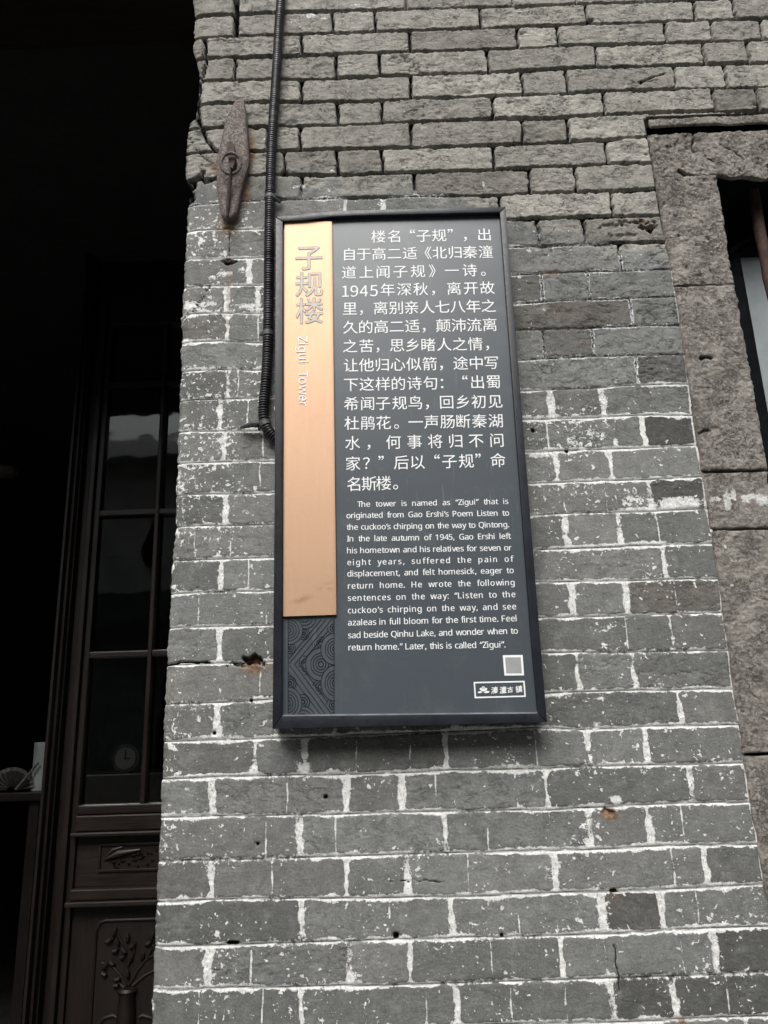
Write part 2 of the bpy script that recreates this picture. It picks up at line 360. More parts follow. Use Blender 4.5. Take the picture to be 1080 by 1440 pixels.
def floor_material():
    m, nt, b = new_mat('dark_floor_tiles'); g = NT(nt); g.coords()
    t = g.n('ShaderNodeTexBrick'); t.inputs['Scale'].default_value = 2.2; t.inputs['Mortar Size'].default_value = .012; t.offset = 0
    t.inputs['Color1'].default_value = (.085, .078, .07, 1); t.inputs['Color2'].default_value = (.065, .06, .055, 1); t.inputs['Mortar'].default_value = (.02, .02, .02, 1)
    g.l(g.co, t.inputs[0]); g.l(t.outputs[0], b.inputs['Base Color']); b.inputs['Roughness'].default_value = .5; return m
M['floor'] = floor_material()
def glass_material():
    m, nt, b = new_mat('old_window_glass'); g = NT(nt); g.coords()
    tr = g.n('ShaderNodeBsdfTransparent'); tr.inputs[0].default_value = (.55, .60, .58, 1)
    gl = g.n('ShaderNodeBsdfGlossy'); gl.inputs['Roughness'].default_value = .03; gl.inputs['Color'].default_value = (.9, .95, .93, 1)
    fr = g.n('ShaderNodeFresnel'); fr.inputs[0].default_value = 1.5
    g.l(g.bump(g.noise(5, 2, .5), .12, .01), gl.inputs['Normal'])
    mx = g.n('ShaderNodeMixShader'); g.l(g.math('MULTIPLY', fr.outputs[0], .9), mx.inputs[0]); g.l(tr.outputs[0], mx.inputs[1]); g.l(gl.outputs[0], mx.inputs[2])
    g.l(mx.outputs[0], nt.nodes['Material Output'].inputs[0]); return m
M['glass'] = glass_material()

# ================================================================== SETTING
def struct(name, mb, mat, label, cat):
    o = mb.build(name, mat); return tag(o, label, cat, kind='structure')
g_ = MB().add([(-120, -120, 0), (120, -120, 0), (120, 120, 0), (-120, 120, 0)], [(0, 1, 2, 3)])
struct('ground', g_, M['paving'], 'grey stone paving of the lane in front of the brick wall', 'ground')
DY = 1.5                                                       # depth of the door plane behind the wall face
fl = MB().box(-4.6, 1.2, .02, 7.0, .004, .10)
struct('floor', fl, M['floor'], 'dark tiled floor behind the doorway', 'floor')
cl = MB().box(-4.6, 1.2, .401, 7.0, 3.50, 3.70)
struct('ceiling', cl, M['soot_and_shade'], 'black unlit ceiling above the doorway', 'ceiling')
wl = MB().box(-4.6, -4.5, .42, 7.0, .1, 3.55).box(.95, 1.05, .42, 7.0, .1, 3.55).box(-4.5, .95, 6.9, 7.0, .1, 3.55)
tag(wl.build('room_wall', M['soot_and_shade']), 'inner walls of the unlit room behind the doorway, its shade painted in as near black', 'wall')

# ------------------------------------------------------------------ the brick wall, course by course
J = [  # bed joints, photo pixels
 [(274,21.5),(365,19),(550,13.5),(720,8),(885,2.2)],
 [(275,52),(325,50.5),(383,48.6),(472,47),(575,43),(675,39),(780,34.7),(855,33),(935,29),(1080,25.5)],
 [(292,81),(383,79),(492,75.5),(575,73),(687,69),(780,64.5),(933,60.5),(1080,55.5)],
 [(294,113),(361,112),(472,110),(575,105.5),(687,103),(792,96),(841,94.5),(947,91.7),(1080,88)],
 [(283,146),(380,142.5),(428,143),(550,140),(687,135),(798,131),(847,128),(952,125),(1080,122)],
 [(280,178),(389,176.5),(472,176),(575,171.7),(692,168),(798,164),(847,161),(908,158),(1080,155.5)],
 [(262,213),(300,211.7),(353,211),(400,211.7),(472,209.7),(575,207),(692,203.6),(798,198.6),(847,196),(913,191.7)],
 [(260,251),(305,250),(355,246),(400,245),(472,246),(581,241),(698,237.5),(798,233),(852,230.5),(919,229)],
 [(267,290),(305,286),(344,283),(400,280.6),(528,277),(589,276),(698,273.6),(742,272),(820,270),(863,268),(924,265)],
 [(261,324),(303,322),(374,321),(717,309),(817,305),(930,301)],
 [(260,362),(313,363),(374,362),(718,347),(825,344),(867,341),(939,340)],
 [(258,402),(322,401),(374,401),(721,386),(811,382),(872,381),(944,377.5)],
 [(255.5,441),(313,439.5),(374,440),(724,426.7),(783,423),(880,419),(947,416.4)],
 [(256,481.7),(313,479),(368,481),(725,463.6),(828,461),(892,458),(955.5,456.7)],
 [(254,521.5),(313,518.7),(387,520.5),(729,506),(825,500.5),(961,498)],
 [(253,563),(316,561),(387,558.5),(732,548.6),(835,544.4),(893,541),(965.5,539)],
 [(250.5,604),(309,605),(387,606),(735,590),(835,586.7),(902,583),(968,583)],
 [(250,650.5),(310,649.6),(386,648.7),(739,636),(835,632),(904,629),(977,626)],
 [(247,695),(312,694),(386,693),(743,679),(849,675),(910,673.6),(985,669.4)],
 [(246,740),(314,738.5),(386,736.7),(746,723.6),(835,721),(915.5,718),(990.5,715)],
 [(242,788.5),(314,785),(386,784),(750,771.7),(835,769.4),(927,766.7),(1002,762.5)],
 [(239.7,835.6),(310,831.6),(384,830.6),(753,818),(858.5,816),(1009.6,812.6)],
 [(236.7,883.5),(310,880.5),(384,878.4),(758,868),(882,865),(1012.6,861.5)],
 [(233.6,935.5),(281,933.4),(334,931),(384,930),(762,917.8),(882,917),(1021.5,913)],
 [(230.6,990.5),(310,987),(382,983),(767,974),(888,970),(1027,967)],
 [(229,1041.7),(303,1039),(378,1037.5),(500,1034),(619,1028),(756,1024),(825,1025),(902,1022),(1038.5,1019)],
 [(227,1095),(303,1091.7),(422,1089),(500,1088),(624,1083),(765,1081.5),(831,1077.6),(908,1075.5),(1041.5,1071.7)],
 [(225,1150),(300,1147),(403,1146),(500,1144),(624,1140),(765,1138.3),(849,1135),(955.5,1129.5),(1050,1127)],
 [(221.7,1209.7),(297,1208),(422,1205.5),(480,1204),(624,1198.6),(760,1196),(831,1194),(914,1189.6),(1062,1186.7)],
 [(219,1269.7),(300,1264.5),(422,1262.8),(500,1263),(572,1261),(635.5,1260),(770,1256.5),(846,1253),(932,1250),(1077,1243)],
 [(217,1331),(292,1329.4),(422,1325),(500,1323),(633,1318),(770,1315.3),(849,1312),(935,1309),(1080,1302.4)],
 [(215,1392),(294,1390),(422,1387.8),(500,1386),(635.5,1382),(780,1377.5),(861,1376),(944,1373),(1080,1367)],
 [(211,1455),(780,1439),(861,1437.5),(1080,1428)],
]
HEAD = {0:[335,571,720,810],1:[330,468,528,675.5,824.5,976.7,1032],2:[287.5,423.6,576,727,784,935.5,1001],3:[330.5,473,534,686,838,990,1051.7],
 4:[423.6,577.5,734,797,949],5:[474.5,537,692.8,849,1003,1065],6:[376,422,577.5,735,798.6],7:[400,474.5,537.3,694.5,853],8:[423.6,583,745,809.5],
 9:[485,539.5,703,860],10:[425,560,757,822],11:[350,480,640,872],12:[318,363,560,762.5,828],13:[319,470,640,887.5],14:[440,560,764,833],15:[320,480,650,896],
 16:[309,460,620,775,847.5],17:[315,480,640,904.5],18:[420,600,782,858],19:[318,500,660,915],20:[430,620,796,870.5],21:[310,470,640,934],22:[430,620,805,881],
 23:[309,480,640,944.5],24:[450,650,812.6,891],25:[305,470,640,956],26:[358,428,626,827.5,908],27:[298.6,487,566,769,972],28:[421,626,829.6,912.6],
 29:[297,487.5,573,781,992.6],30:[425,635.5,849,932],31:[293,491.7,577,791,1006],32:[423.6,644,861,948]}
THIN = {15:[335],16:[348],17:[370,770],18:[365.5],19:[793,852],20:[325,274,925],21:[349],22:[279,375,950],23:[881.6],24:[366],26:[501,577,753.6],27:[404,613,726],28:[373.6,472,685.5,774,960],
 29:[383,658,947,1069],30:[548,728.6,981],31:[353,691,852,960],32:[279,369,599,719,795.5,1023.7],2:[627],3:[581,628,734,780],4:[492,620,697],5:[900,962],13:[363],7:[]}
SPECIAL = [  # px, py, tone, brown
 (650,58,.74,.40),(766,185,.68,.5),(700,186,.82,.3),(870,110,.80,.2),(1034,140,.58,.25),(690,255,.74,.5),(610,255,.64,.5),(430,228,.72,.25),(800,440,.74,.45),(925,600,.42,.12),(945,690,.5,.1),(920,520,.66,.22),
 (870,320,.80,.5),(310,95,.80,.6),(910,840,.82,.5),(890,1280,.62,.30),(320,1300,.70,.05),(905,1400,.55,.10),(1000,1400,.56,.08),(1050,1340,.56,.08),(980,1050,.92,-.1),(820,470,.8,.3),(560,1390,.86,0),
 (740,405,.74,.3),(760,140,1.15,0),(885,80,1.05,.1),(290,460,.85,.35),(510,228,.70,.25),(570,60,1.0,.1),(560,1290,1.05,0),(290,600,.80,.05),(290,675,.95,0),(300,520,.72,0),(290,720,.8,0),(560,1060,.8,.1),(1000,1200,.78,.05),(960,1100,.8,0)]
PITCH_Z = 0.0600
EDGE = [(270,-60),(271,0),(273,22),(272,42),(273.6,53),(270,65),(271.5,73),(276,84),(279,97),(280,119),(279,133),(276.5,155),(276,166),(270,161.5),(266,170),(262.5,182),(260.5,211),(259,248),(263,252),(270,262),(270,272),(266,277),(266,283),
 (263.5,290),(261,323),(260,362),(256.5,404),(255,450),(254,514),(252,558),(250.5,597),(249.6,640),(248,664),(246.5,738),(241.5,787),(240,820),(238.7,839),(234.6,922),(230.5,993),(229,1030),(225,1139),(221,1219),(216.7,1321),(212.5,1410),(209.5,1470)]
STONE_L = [(908,170),(911,185),(913,196),(919,229),(925,268),(931,303),(938,340),(945,378),(950,418),(957,457),(963,498),(968,540),(972,583),(979,626),(988,670),(993,715),(1004,762),(1011,812),(1016,861),(1024,913),(1030,967),(1040,1019),(1046,1072),(1054,1127),(1066,1187),(1078,1243),(1086,1300),(1096,1370),(1106,1440)]
def poly_w(P, y=0.0): return np.array([[W(*p, y)[0], W(*p, y)[2]] for p in P])
COR_TOP = WZ(1000, 163)
SILL_Z = 1.02
WIN_R = 1.46
def build_wall():
    rng = np.random.RandomState(7)
    XL0 = -.335
    s = axis(0, 3.0, 0.0, 1.24, .0018, .0055)
    z = axis(0.0, 4.6, 1.13, 3.10, .0018, .005)[::-1].copy()
    nr, nc = len(z), len(s)
    lines = []
    for P in J:
        q = poly_w(P); o = np.argsort(q[:, 0]); lines.append(q[o])
    xs = XL0 + s
    zl = np.array([np.interp(xs, q[:, 0], q[:, 1]) for q in lines])
    up = [np.full(nc, zl[0].mean() + PITCH_Z * k) for k in range(int((4.7 - zl[0].mean()) / PITCH_Z), 0, -1)]
    dn = [np.full(nc, zl[-1].mean() - PITCH_Z * k) for k in range(1, int(zl[-1].mean() / PITCH_Z) + 2)]
    base = len(up)
    ZL = np.vstack([np.array(up), zl, np.array(dn)])
    for i in range(len(ZL)): ZL[i] += (vn(xs * 9, np.full(nc, i * 3.1), 3) - .5) * .0022 + (vn(xs * 45, np.full(nc, i * 5.7), 9) - .5) * .0012
    e = poly_w(EDGE)[::-1]
    XLz = np.interp(z, e[:, 1], e[:, 0]); cw = (np.floor(z / PITCH_Z)).astype(int)
    XLz = XLz + (vn(z * 37, z * 0, 21) - .5) * .0022 + (vn(z * 170, z * 0, 22) - .5) * .0022
    S, Z = np.meshgrid(s, z)
    X = XL0 + S + (XLz[:, None] - XL0) * np.exp(-S / .02)
    idx = np.zeros((nr, nc), np.int32)
    for k in range(len(ZL)): idx += (Z < ZL[k][None, :])
    col = np.broadcast_to(np.arange(nc), (nr, nc))
    zu = ZL[np.clip(idx - 1, 0, len(ZL) - 1), col]; zd = ZL[np.clip(idx, 0, len(ZL) - 1), col]
    zu = np.where(idx == 0, 9, zu); zd = np.where(idx >= len(ZL), -9, zd)
    # open joints above, lime-mortared joints below
    zj8 = WZ(560, 278); zr = WZ(860, 345); zlft = WZ(330, 240)
    lev = np.interp(xs, [WX(300, 240), WX(420, 262), WX(620, 276), WX(760, 330), WX(900, 350)], [zlft, WZ(420, 264), zj8, WZ(760, 330), zr])
    openj = sst(-.03, .03, Z - lev[None, :] + (vn(X * 25, Z * 60, 31) - .5) * .07)
    topw = sst(WZ(700, 26), WZ(700, 8), Z) * .75
    filled = 1 - openj * (1 - topw * vn(X * 18, Z * 18, 77))
    # heads
    hd = np.full((nr, nc), 9.0, np.float32); bid = np.zeros((nr, nc), np.int64); bl = np.zeros((nr, nc), np.float32); br = np.ones((nr, nc), np.float32)
    thin = np.full((nr, nc), 9.0, np.float32)
    wob = (vn(X * 7, Z * 70, 41) - .5) * .0035
    for c in range(len(ZL) + 1):
        rows = np.where((idx == c).any(1))[0]
        if not len(rows): continue
        r0, r1 = rows[0], rows[-1] + 1
        ci = c - base
        if 0 <= ci < len(J):
            yy = lambda px: np.interp(px, [p[0] for p in J[ci]], [p[1] for p in J[ci]]) - (17 + ci * .42)
            h = [WX(px, yy(px)) for px in HEAD[ci]]; t = [WX(px, yy(px)) for px in THIN.get(ci, [])]
        else:
            h = [XL0 + (.12 if c % 2 else .22)]; t = []
        h = sorted(h)
        if 6 <= ci < len(J): h.append(1.72)
        while h[-1] < 2.8: h.append(h[-1] + (.205 if rng.rand() < .6 else .105))
        h = np.array([-9] + h + [9])
        sub = slice(r0, r1); m = idx[sub] == c
        xx = X[sub] + wob[sub]
        j = np.searchsorted(h, xx); l = h[np.clip(j - 1, 0, None)]; r = h[np.clip(j, None, len(h) - 1)]
        hd[sub] = np.where(m, np.minimum(xx - l, r - xx), hd[sub]); bid[sub] = np.where(m, c * 40 + j, bid[sub])
        bl[sub] = np.where(m, np.maximum(l, -.5), bl[sub]); br[sub] = np.where(m, np.minimum(r, 3), br[sub])
        for tx in t: thin[sub] = np.where(m, np.minimum(thin[sub], np.abs(X[sub] - tx + (vn(Z[sub] * 40, X[sub] * 0 + tx * 99, 5) - .5) * .003)), thin[sub])
    nb = (len(ZL) + 2) * 40
    tone = .80 + .38 * rng.rand(nb); brown = np.clip(rng.rand(nb) * .5 - .28, 0, .3); boff = (rng.rand(nb) - .5) * .0036; tiltx = (rng.rand(nb) - .5) * .012; tiltz = (rng.rand(nb) - .5) * .02; rgh = rng.rand(nb)
    for (px, py, tn, bw) in SPECIAL:
        p = W(px, py); r = int(np.argmin(np.abs(z - p[2]))); k = int(np.argmin(np.abs(xs - p[0]))); i = bid[r, k]; tone[i] = tn; brown[i] = max(0, bw)
    T = tone[bid]; BR = brown[bid]
    edn = (fbm(X, Z, 130, 3, 51) - .5) * (.0042 + .0008 * openj) + (fbm(X, Z, 40, 2, 52) - .5) * .0022
    hwn = fbm(X, Z, 28, 3, 57)
    hwb = .0023 + .0003 * openj; hwh = .0021 + (1 - openj) * (.0005 + (hwn - .5) * .0045)
    dbu = zu - Z - hwb; dbd = Z - zd - hwb * .9; dh = hd - hwh
    dz_ = np.minimum(dbu, dbd)
    rad = .006
    ax = np.clip(rad - dh, 0, None); az = np.clip(rad - dz_, 0, None)
    d = np.where((dh < rad) & (dz_ < rad), rad - np.hypot(ax, az), np.minimum(dh, dz_)) + edn
    # relief
    cxm = (bl + br) / 2; czm = (zu + zd) / 2
    RG = rgh[bid]
    sx, szz = X + bid * .37, Z + bid * .11
    n1 = fbm(sx, szz * 1.7, 38, 4, 61) - .5; n2 = ridge(sx, szz * 1.6, 52, 3, 67) - .6; n3 = fbm(sx, szz, 210, 3, 71) - .5
    rgz = np.clip(np.maximum(openj, sst(WX(690, 480), WX(780, 480), X) * sst(WZ(850, 640), WZ(850, 520), Z)), 0, 1)
    rgz = np.maximum(rgz, .45 * (vn(bid * 1.7, bid * .3, 78) > .62))
    gz = np.clip(sst(WZ(850, 600), WZ(850, 480), Z) * sst(WX(690, 480), WX(760, 480), X) + .9 * sst(WZ(560, 300), WZ(560, 270), Z), 0, 1)
    rough_amp = .30 + .95 * rgz
    face = boff[bid] * (.35 + .65 * openj) + tiltx[bid] * np.clip(X - cxm, -.12, .12) * openj + tiltz[bid] * np.clip(Z - czm, -.04, .04) * openj
    gr1 = 1 - np.abs(2 * fbm(sx * .55, szz * 1.25, 34, 4, 73) - 1); gr2 = 1 - np.abs(2 * fbm(sx * .6 + szz * .3, szz * 1.2, 75, 3, 75) - 1)
    groove = sst(.955, .995, gr1) * sst(.42, .6, fbm(sx, szz, 20, 2, 79)) + .6 * sst(.94, .99, gr2) * sst(.45, .62, fbm(sx, szz, 24, 2, 80))
    face += (n1 * .0024 + np.minimum(n2, .12) * .0022 * RG + n3 * .0013) * rough_amp - groove * .0016 * np.clip(rough_amp, .3, 1.3) * (.4 + RG)
    chip = sst(.62, .75, fbm(sx, szz, 30, 3, 81)) * openj * (RG > .45); face -= chip * .0025
    jdep = -.018 * (1 - filled) - .0006 * filled + (fbm(X, Z, 160, 3, 91) - .5) * (.0028 + .003 * (1 - filled))
    t = np.where(openj > .5, sst(-.0006, .0017, d), sst(0, .003, d))
    H = jdep + (face - jdep) * t
    # scored line along mortared bed joints
    dl = np.minimum(np.abs(zu - Z - .0004), np.abs(Z - zd + .0004))
    lo = 1 - openj
    H -= lo * .0022 * np.exp(-(dl / .0014) ** 2)
    line = np.clip(1.25 - dl / .0013, 0, 1) * lo
    # lime residue
    reach = .0008 + .011 * np.clip(fbm(X, Z, 30, 3, 101) - .28, 0, 1) ** 1.3 * 1.4
    lime = np.where(d < 0, .86, .86 - d / np.maximum(reach, 1e-4) * .55)
    band = fbm(X, Z * 2.2, 11, 3, 103); lime = lime * (.66 + .46 * sst(.30, .50, band))
    lime = np.clip(lime, 0, 1) * lo * (1 - .22 * gz)
    Lz = lambda px, py, rx, rz, a=1.0: a * np.exp(-(((X - WX(px, py)) / rx) ** 2 + ((Z - WZ(px, py)) / rz) ** 2))
    lime = np.maximum(lime, np.where(thin < .0030, (1 - thin / .0030) * (.92 - .68 * openj), 0) * (.45 + .8 * vn(X * 10, Z * 55, 111)))
    # upper joints: traces of lime
    lime = np.maximum(lime, openj * np.where(d < .002, .34 * sst(.5, .8, fbm(X, Z, 14, 3, 121)) + topw * .45 * sst(.3, .6, fbm(X, Z, 16, 2, 123)), 0))
    left = sst(WX(420, 600), WX(300, 600), X)
    spk = .42 + .16 * vn(X * 6, Z * 6, 131)
    spk = spk + left * np.interp(Z, [WZ(300, 1050), WZ(300, 800), WZ(300, 640), WZ(300, 420), WZ(300, 260)], [.02, .12, .20, .30, .30])
    spk = np.maximum(spk, Lz(790, 620, .13, .10, .82)); spk = np.maximum(spk, Lz(790, 690, .14, .04, .8)); spk = np.maximum(spk, Lz(890, 700, .05, .03, .95))
    spk = spk * (1 - openj) + openj * (.10 + Lz(440, 20, .09, .06, .6))
    quiet = Lz(850, 420, .16, .13) ; spk *= 1 - .9 * np.clip(quiet, 0, 1)
    edgek = np.exp(-np.clip(d, 0, 1) / .010); spk = np.clip(spk * (.80 + .42 * edgek), 0, 1)
    pv = fbm(X, Z, 8, 3, 139); spk = np.clip(spk * (.72 + .55 * pv), 0, 1)
    # whitewash left in patches (pixel of centre, half sizes)
    for (px, py, rx, rz, a) in [(956,708,.040,.013,1.15),(268,428,.018,.012,.9),(292,427,.030,.008,.75),(350,430,.030,.007,.85),(316,385,.018,.009,.8),(300,390,.014,.008,.7),(340,380,.012,.010,.7),(420,262,.02,.006,.8),(500,8,.02,.01,.7),(437,20,.016,.012,.9),
                                (356,235,.012,.02,.55),(315,355,.012,.008,.7),(866,625,.006,.014,.9),(840,610,.018,.010,.62),(805,622,.016,.006,.7),(760,640,.03,.006,.8),(250,665,.008,.014,.8),(255,680,.010,.009,.55),(840,1020,.010,.008,.7),(429,1080,.012,.010,.9),(488,1082,.008,.006,.6),
                                (866,1125,.010,.008,1.0),(772,1225,.010,.020,.6),(783,1215,.014,.008,.7),(905,1085,.01,.006,.6),(296,1220,.012,.006,.8),(212,1420,.006,.010,.8),(330,1032,.010,.004,.6),(420,1080,.006,.014,.7),(318,650,.014,.006,.8),(318,720,.010,.020,.62),(306,555,.010,.008,.7),
                                (745,590,.016,.005,.8),(900,715,.05,.004,.8),(775,560,.006,.012,.7),(850,575,.012,.008,.6),(345,720,.012,.008,.62),(470,240,.01,.004,.8),(680,258,.003,.010,.9)]:
        u = np.abs((X - WX(px, py)) / rx) ** 3 + np.abs((Z - WZ(px, py)) / rz) ** 3
        lime = np.maximum(lime, a * np.exp(-u * .8) * .85)
    # cracks and holes
    dark = np.clip((.0010 - d) / .0014, 0, 1) * np.maximum((1 - filled) * .97, np.clip(.50 * gz + .16 * lo, 0, .55))
    cracks = [([(303,212),(290,196),(283,179),(277,160)],.0028,.022),([(277,160),(280,130),(283,108),(290,85),(288,74),(290,57)],.0022,.020),([(331,49),(333,25),(331,0)],.0040,.022),([(262,185),(275,208),(288,222),(300,229)],.0009,.004),
              ([(259,255),(270,251),(281,247),(286,240)],.0032,.024),([(281,247),(289,256),(306,250)],.0026,.02),([(268,440),(283,420),(294,402)],.0008,.004),([(323,330),(323,360)],.0008,.004),([(864,1330),(867,1352),(871,1394)],.0011,.005),
              ([(231,934),(265,932),(295,931)],.0014,.012),([(545,1240),(585,1238),(625,1240)],.0006,.002),([(705,145),(727,143)],.0005,.002),([(900,117),(920,108),(934,104)],.0020,.006),([(897,117),(910,116),(925,113)],.0010,.004)]
    for P, wd_, dep in cracks:
        q = poly_w(P); D = seg_dist(X + (vn(X * 120, Z * 120, 141) - .5) * .004, Z + (vn(X * 120, Z * 120, 143) - .5) * .004, q)
        k = np.clip(1.5 - D / wd_, 0, 1); H -= k * dep; dark = np.maximum(dark, k * .95)
    for (px, py, r, dep) in [(458,1121,.0028,.01),(362,1187,.0025,.008),(557,1317,.0042,.014),(706,1316,.0026,.008),(353,985,.0024,.008),(301,1031,.0026,.008),(750,605,.0030,.01),(277,826,.0012,.004),(797,634,.003,.006)]:
        D = np.hypot(X - WX(px, py), Z - WZ(px, py)); k = np.clip(1.6 - D / r, 0, 1); H -= k * dep; dark = np.maximum(dark, k)
    def pit(px, py, rx, rz, dep, dk, seed, n=.5):
        nonlocal H, dark
        u = np.hypot((X - WX(px, py)) / rx, (Z - WZ(px, py)) / rz) + (fbm(X, Z, 110, 3, seed) - .5) * 2 * n
        k = sst(1.1, .7, u); H = H - k * dep; dark = np.maximum(dark, k * dk)
    pit(322, 368, .012, .007, .02, .95, 151); pit(356, 928, .015, .006, .014, .78, 153, 1.5); pit(350, 934, .022, .003, .008, .55, 154, 1.8); pit(327, 1326, .010, .003, .010, .9, 155); pit(914, 322, .013, .010, .026, .95, 157, 1.5); pit(898, 311, .022, .005, .010, .42, 159, 1.8); pit(872, 316, .03, .006, .005, .25, 160, 2.0); pit(885, 330, .03, .004, .004, .2, 162, 2.0)
    pit(862, 1253, .006, .004, .006, .9, 161); pit(856, 1141, .009, .005, .006, .55, 168, 1.3); pit(830, 28, .010, .006, .01, .6, 163); pit(269, 259, .012, .010, .03, .97, 166, .6); pit(268, 276, .006, .014, .02, .9, 167, .6)  # the last pits also paint the shade of the wall-edge notch near black
    rust = np.maximum.reduce([Lz(352, 210, .011, .06, 1.0), Lz(303, 235, .010, .025, 1.0), Lz(346, 272, .010, .035, 1.0), Lz(322, 318, .024, .024, 1.0), Lz(322, 400, .006, .10, .55), Lz(357, 938, .022, .014, 1.0), Lz(858, 1145, .013, .009, 1.6), Lz(903, 312, .018, .006, .9),
                              Lz(775, 384, .022, .007, .8), Lz(790, 435, .03, .012, .4), Lz(862, 1260, .014, .012, .4), Lz(958, 1438, .012, .010, .9), Lz(825, 482, .010, .010, .4)])
    lime = np.where(dark > .7, 0, lime)
    # corner rounding towards the return, then the return itself
    q = np.clip(S, 0, .02); H = H - .007 * np.exp(-q / .0035)
    # hide the part behind the stone surround
    sl = poly_w(STONE_L)[::-1]; XR = np.interp(z, sl[:, 1], sl[:, 0])
    Zf = Z
    inw = (X > XR[:, None] + .003) & (Zf < COR_TOP + .002) & (Zf > SILL_Z - .09) & (X < WIN_R + .27)
    gap = np.clip(1 - (XR[:, None] - X) / .0045, 0, 1) * (Zf < COR_TOP) * (Zf > SILL_Z)
    H = np.where(gap > 0, np.minimum(H, (-.0012 - .009 * openj)) * gap + H * (1 - gap), H)
    lime = np.maximum(lime, gap * lo * .9); dark = np.maximum(dark, gap * (1 - filled) * .9)
    Y = -H
    Y = np.where(inw, .03, Y)
    nret = 60
    yr = np.linspace(.004, .42, nret)[::-1]
    XS = XL0 + .012 * np.sin(z * 3.0) * 0 + np.interp(z, e[::6, 1], e[::6, 0]) - XL0
    Xr = XS[:, None] + (XLz - XS)[:, None] * np.exp(-yr[None, :] / .03) + (fbm(np.broadcast_to(yr, (nr, nret)) * 1.0, np.broadcast_to(z[:, None], (nr, nret)), 60, 3, 171) - .5) * .008 - .0 * yr
    Xr = Xr + np.clip(.0036 - np.minimum(np.abs(zu[:, :1] - z[:, None]), np.abs(z[:, None] - zd[:, :1])), 0, 1) * 1.6
    Pr = np.stack([Xr, np.broadcast_to(yr + .0, Xr.shape) + .006, np.broadcast_to(z[:, None], Xr.shape)], -1)
    P = np.concatenate([Pr, np.stack([X, Y, Z], -1)], 1)
    nct = nc + nret
    Fq = grid_faces(nr, nct)
    kill = np.concatenate([np.zeros((nr, nret), bool), inw], 1)
    kf = (kill[:-1, :-1] & kill[:-1, 1:] & kill[1:, 1:] & kill[1:, :-1]).ravel()
    o = np_mesh('brick_wall', P.reshape(-1, 3), Fq[~kf], M['brick'], None, True)
    jn = np.minimum(np.abs(zu[:, :1] - z[:, None]), np.abs(z[:, None] - zd[:, :1])) + (fbm(np.broadcast_to(yr, (nr, nret)) * 1.0, np.broadcast_to(z[:, None], (nr, nret)), 90, 3, 173) - .5) * .004
    ret_lime = np.clip(.8 - np.clip(jn - .002, 0, 1) / .004, 0, .8) * lo[:, :1]; fade = np.exp(-yr[None, :] / .02)
    def rep(a):
        R = np.repeat(a[:, :1], nret, 1)
        if a is lime32: R = R * fade + ret_lime * (1 - fade)
        if a is spk32: R = R * fade + .25 * (1 - fade)
        if a is dark32: R = R * fade
        return np.concatenate([R, a], 1)
    lime32, spk32, dark32 = lime.astype(np.float32), spk.astype(np.float32), dark.astype(np.float32)
    for nm, ch in (('lime', (lime32, spk32, T / 1.0, BR)), ('wear_shade', (dark32, rust, line, openj)), ('zone', (rgz, gz, lo, lo))):
        at = o.data.attributes.new(nm, 'FLOAT_COLOR', 'POINT')
        at.data.foreach_set('color', np.stack([rep(c if c.dtype == np.float32 else c.astype(np.float32)) for c in ch], -1).astype(np.float32).ravel())
    tag(o, 'old grey brick wall with open joints above and white lime mortar below, behind the sign', 'wall')
    return o
wall = build_wall()
tag(MB().box(-4.4, -2.75, 0, .4, 0, 4.6).build('plaster_pier', M['plaster']), 'pale plastered wall pier on the far side of the doorway', 'wall')
tag(MB().box(-2.75, -.30, .05, .40, 3.45, 4.6).build('door_lintel', M['wood_h']), 'dark timber lintel over the doorway beside the brick wall', 'lintel')
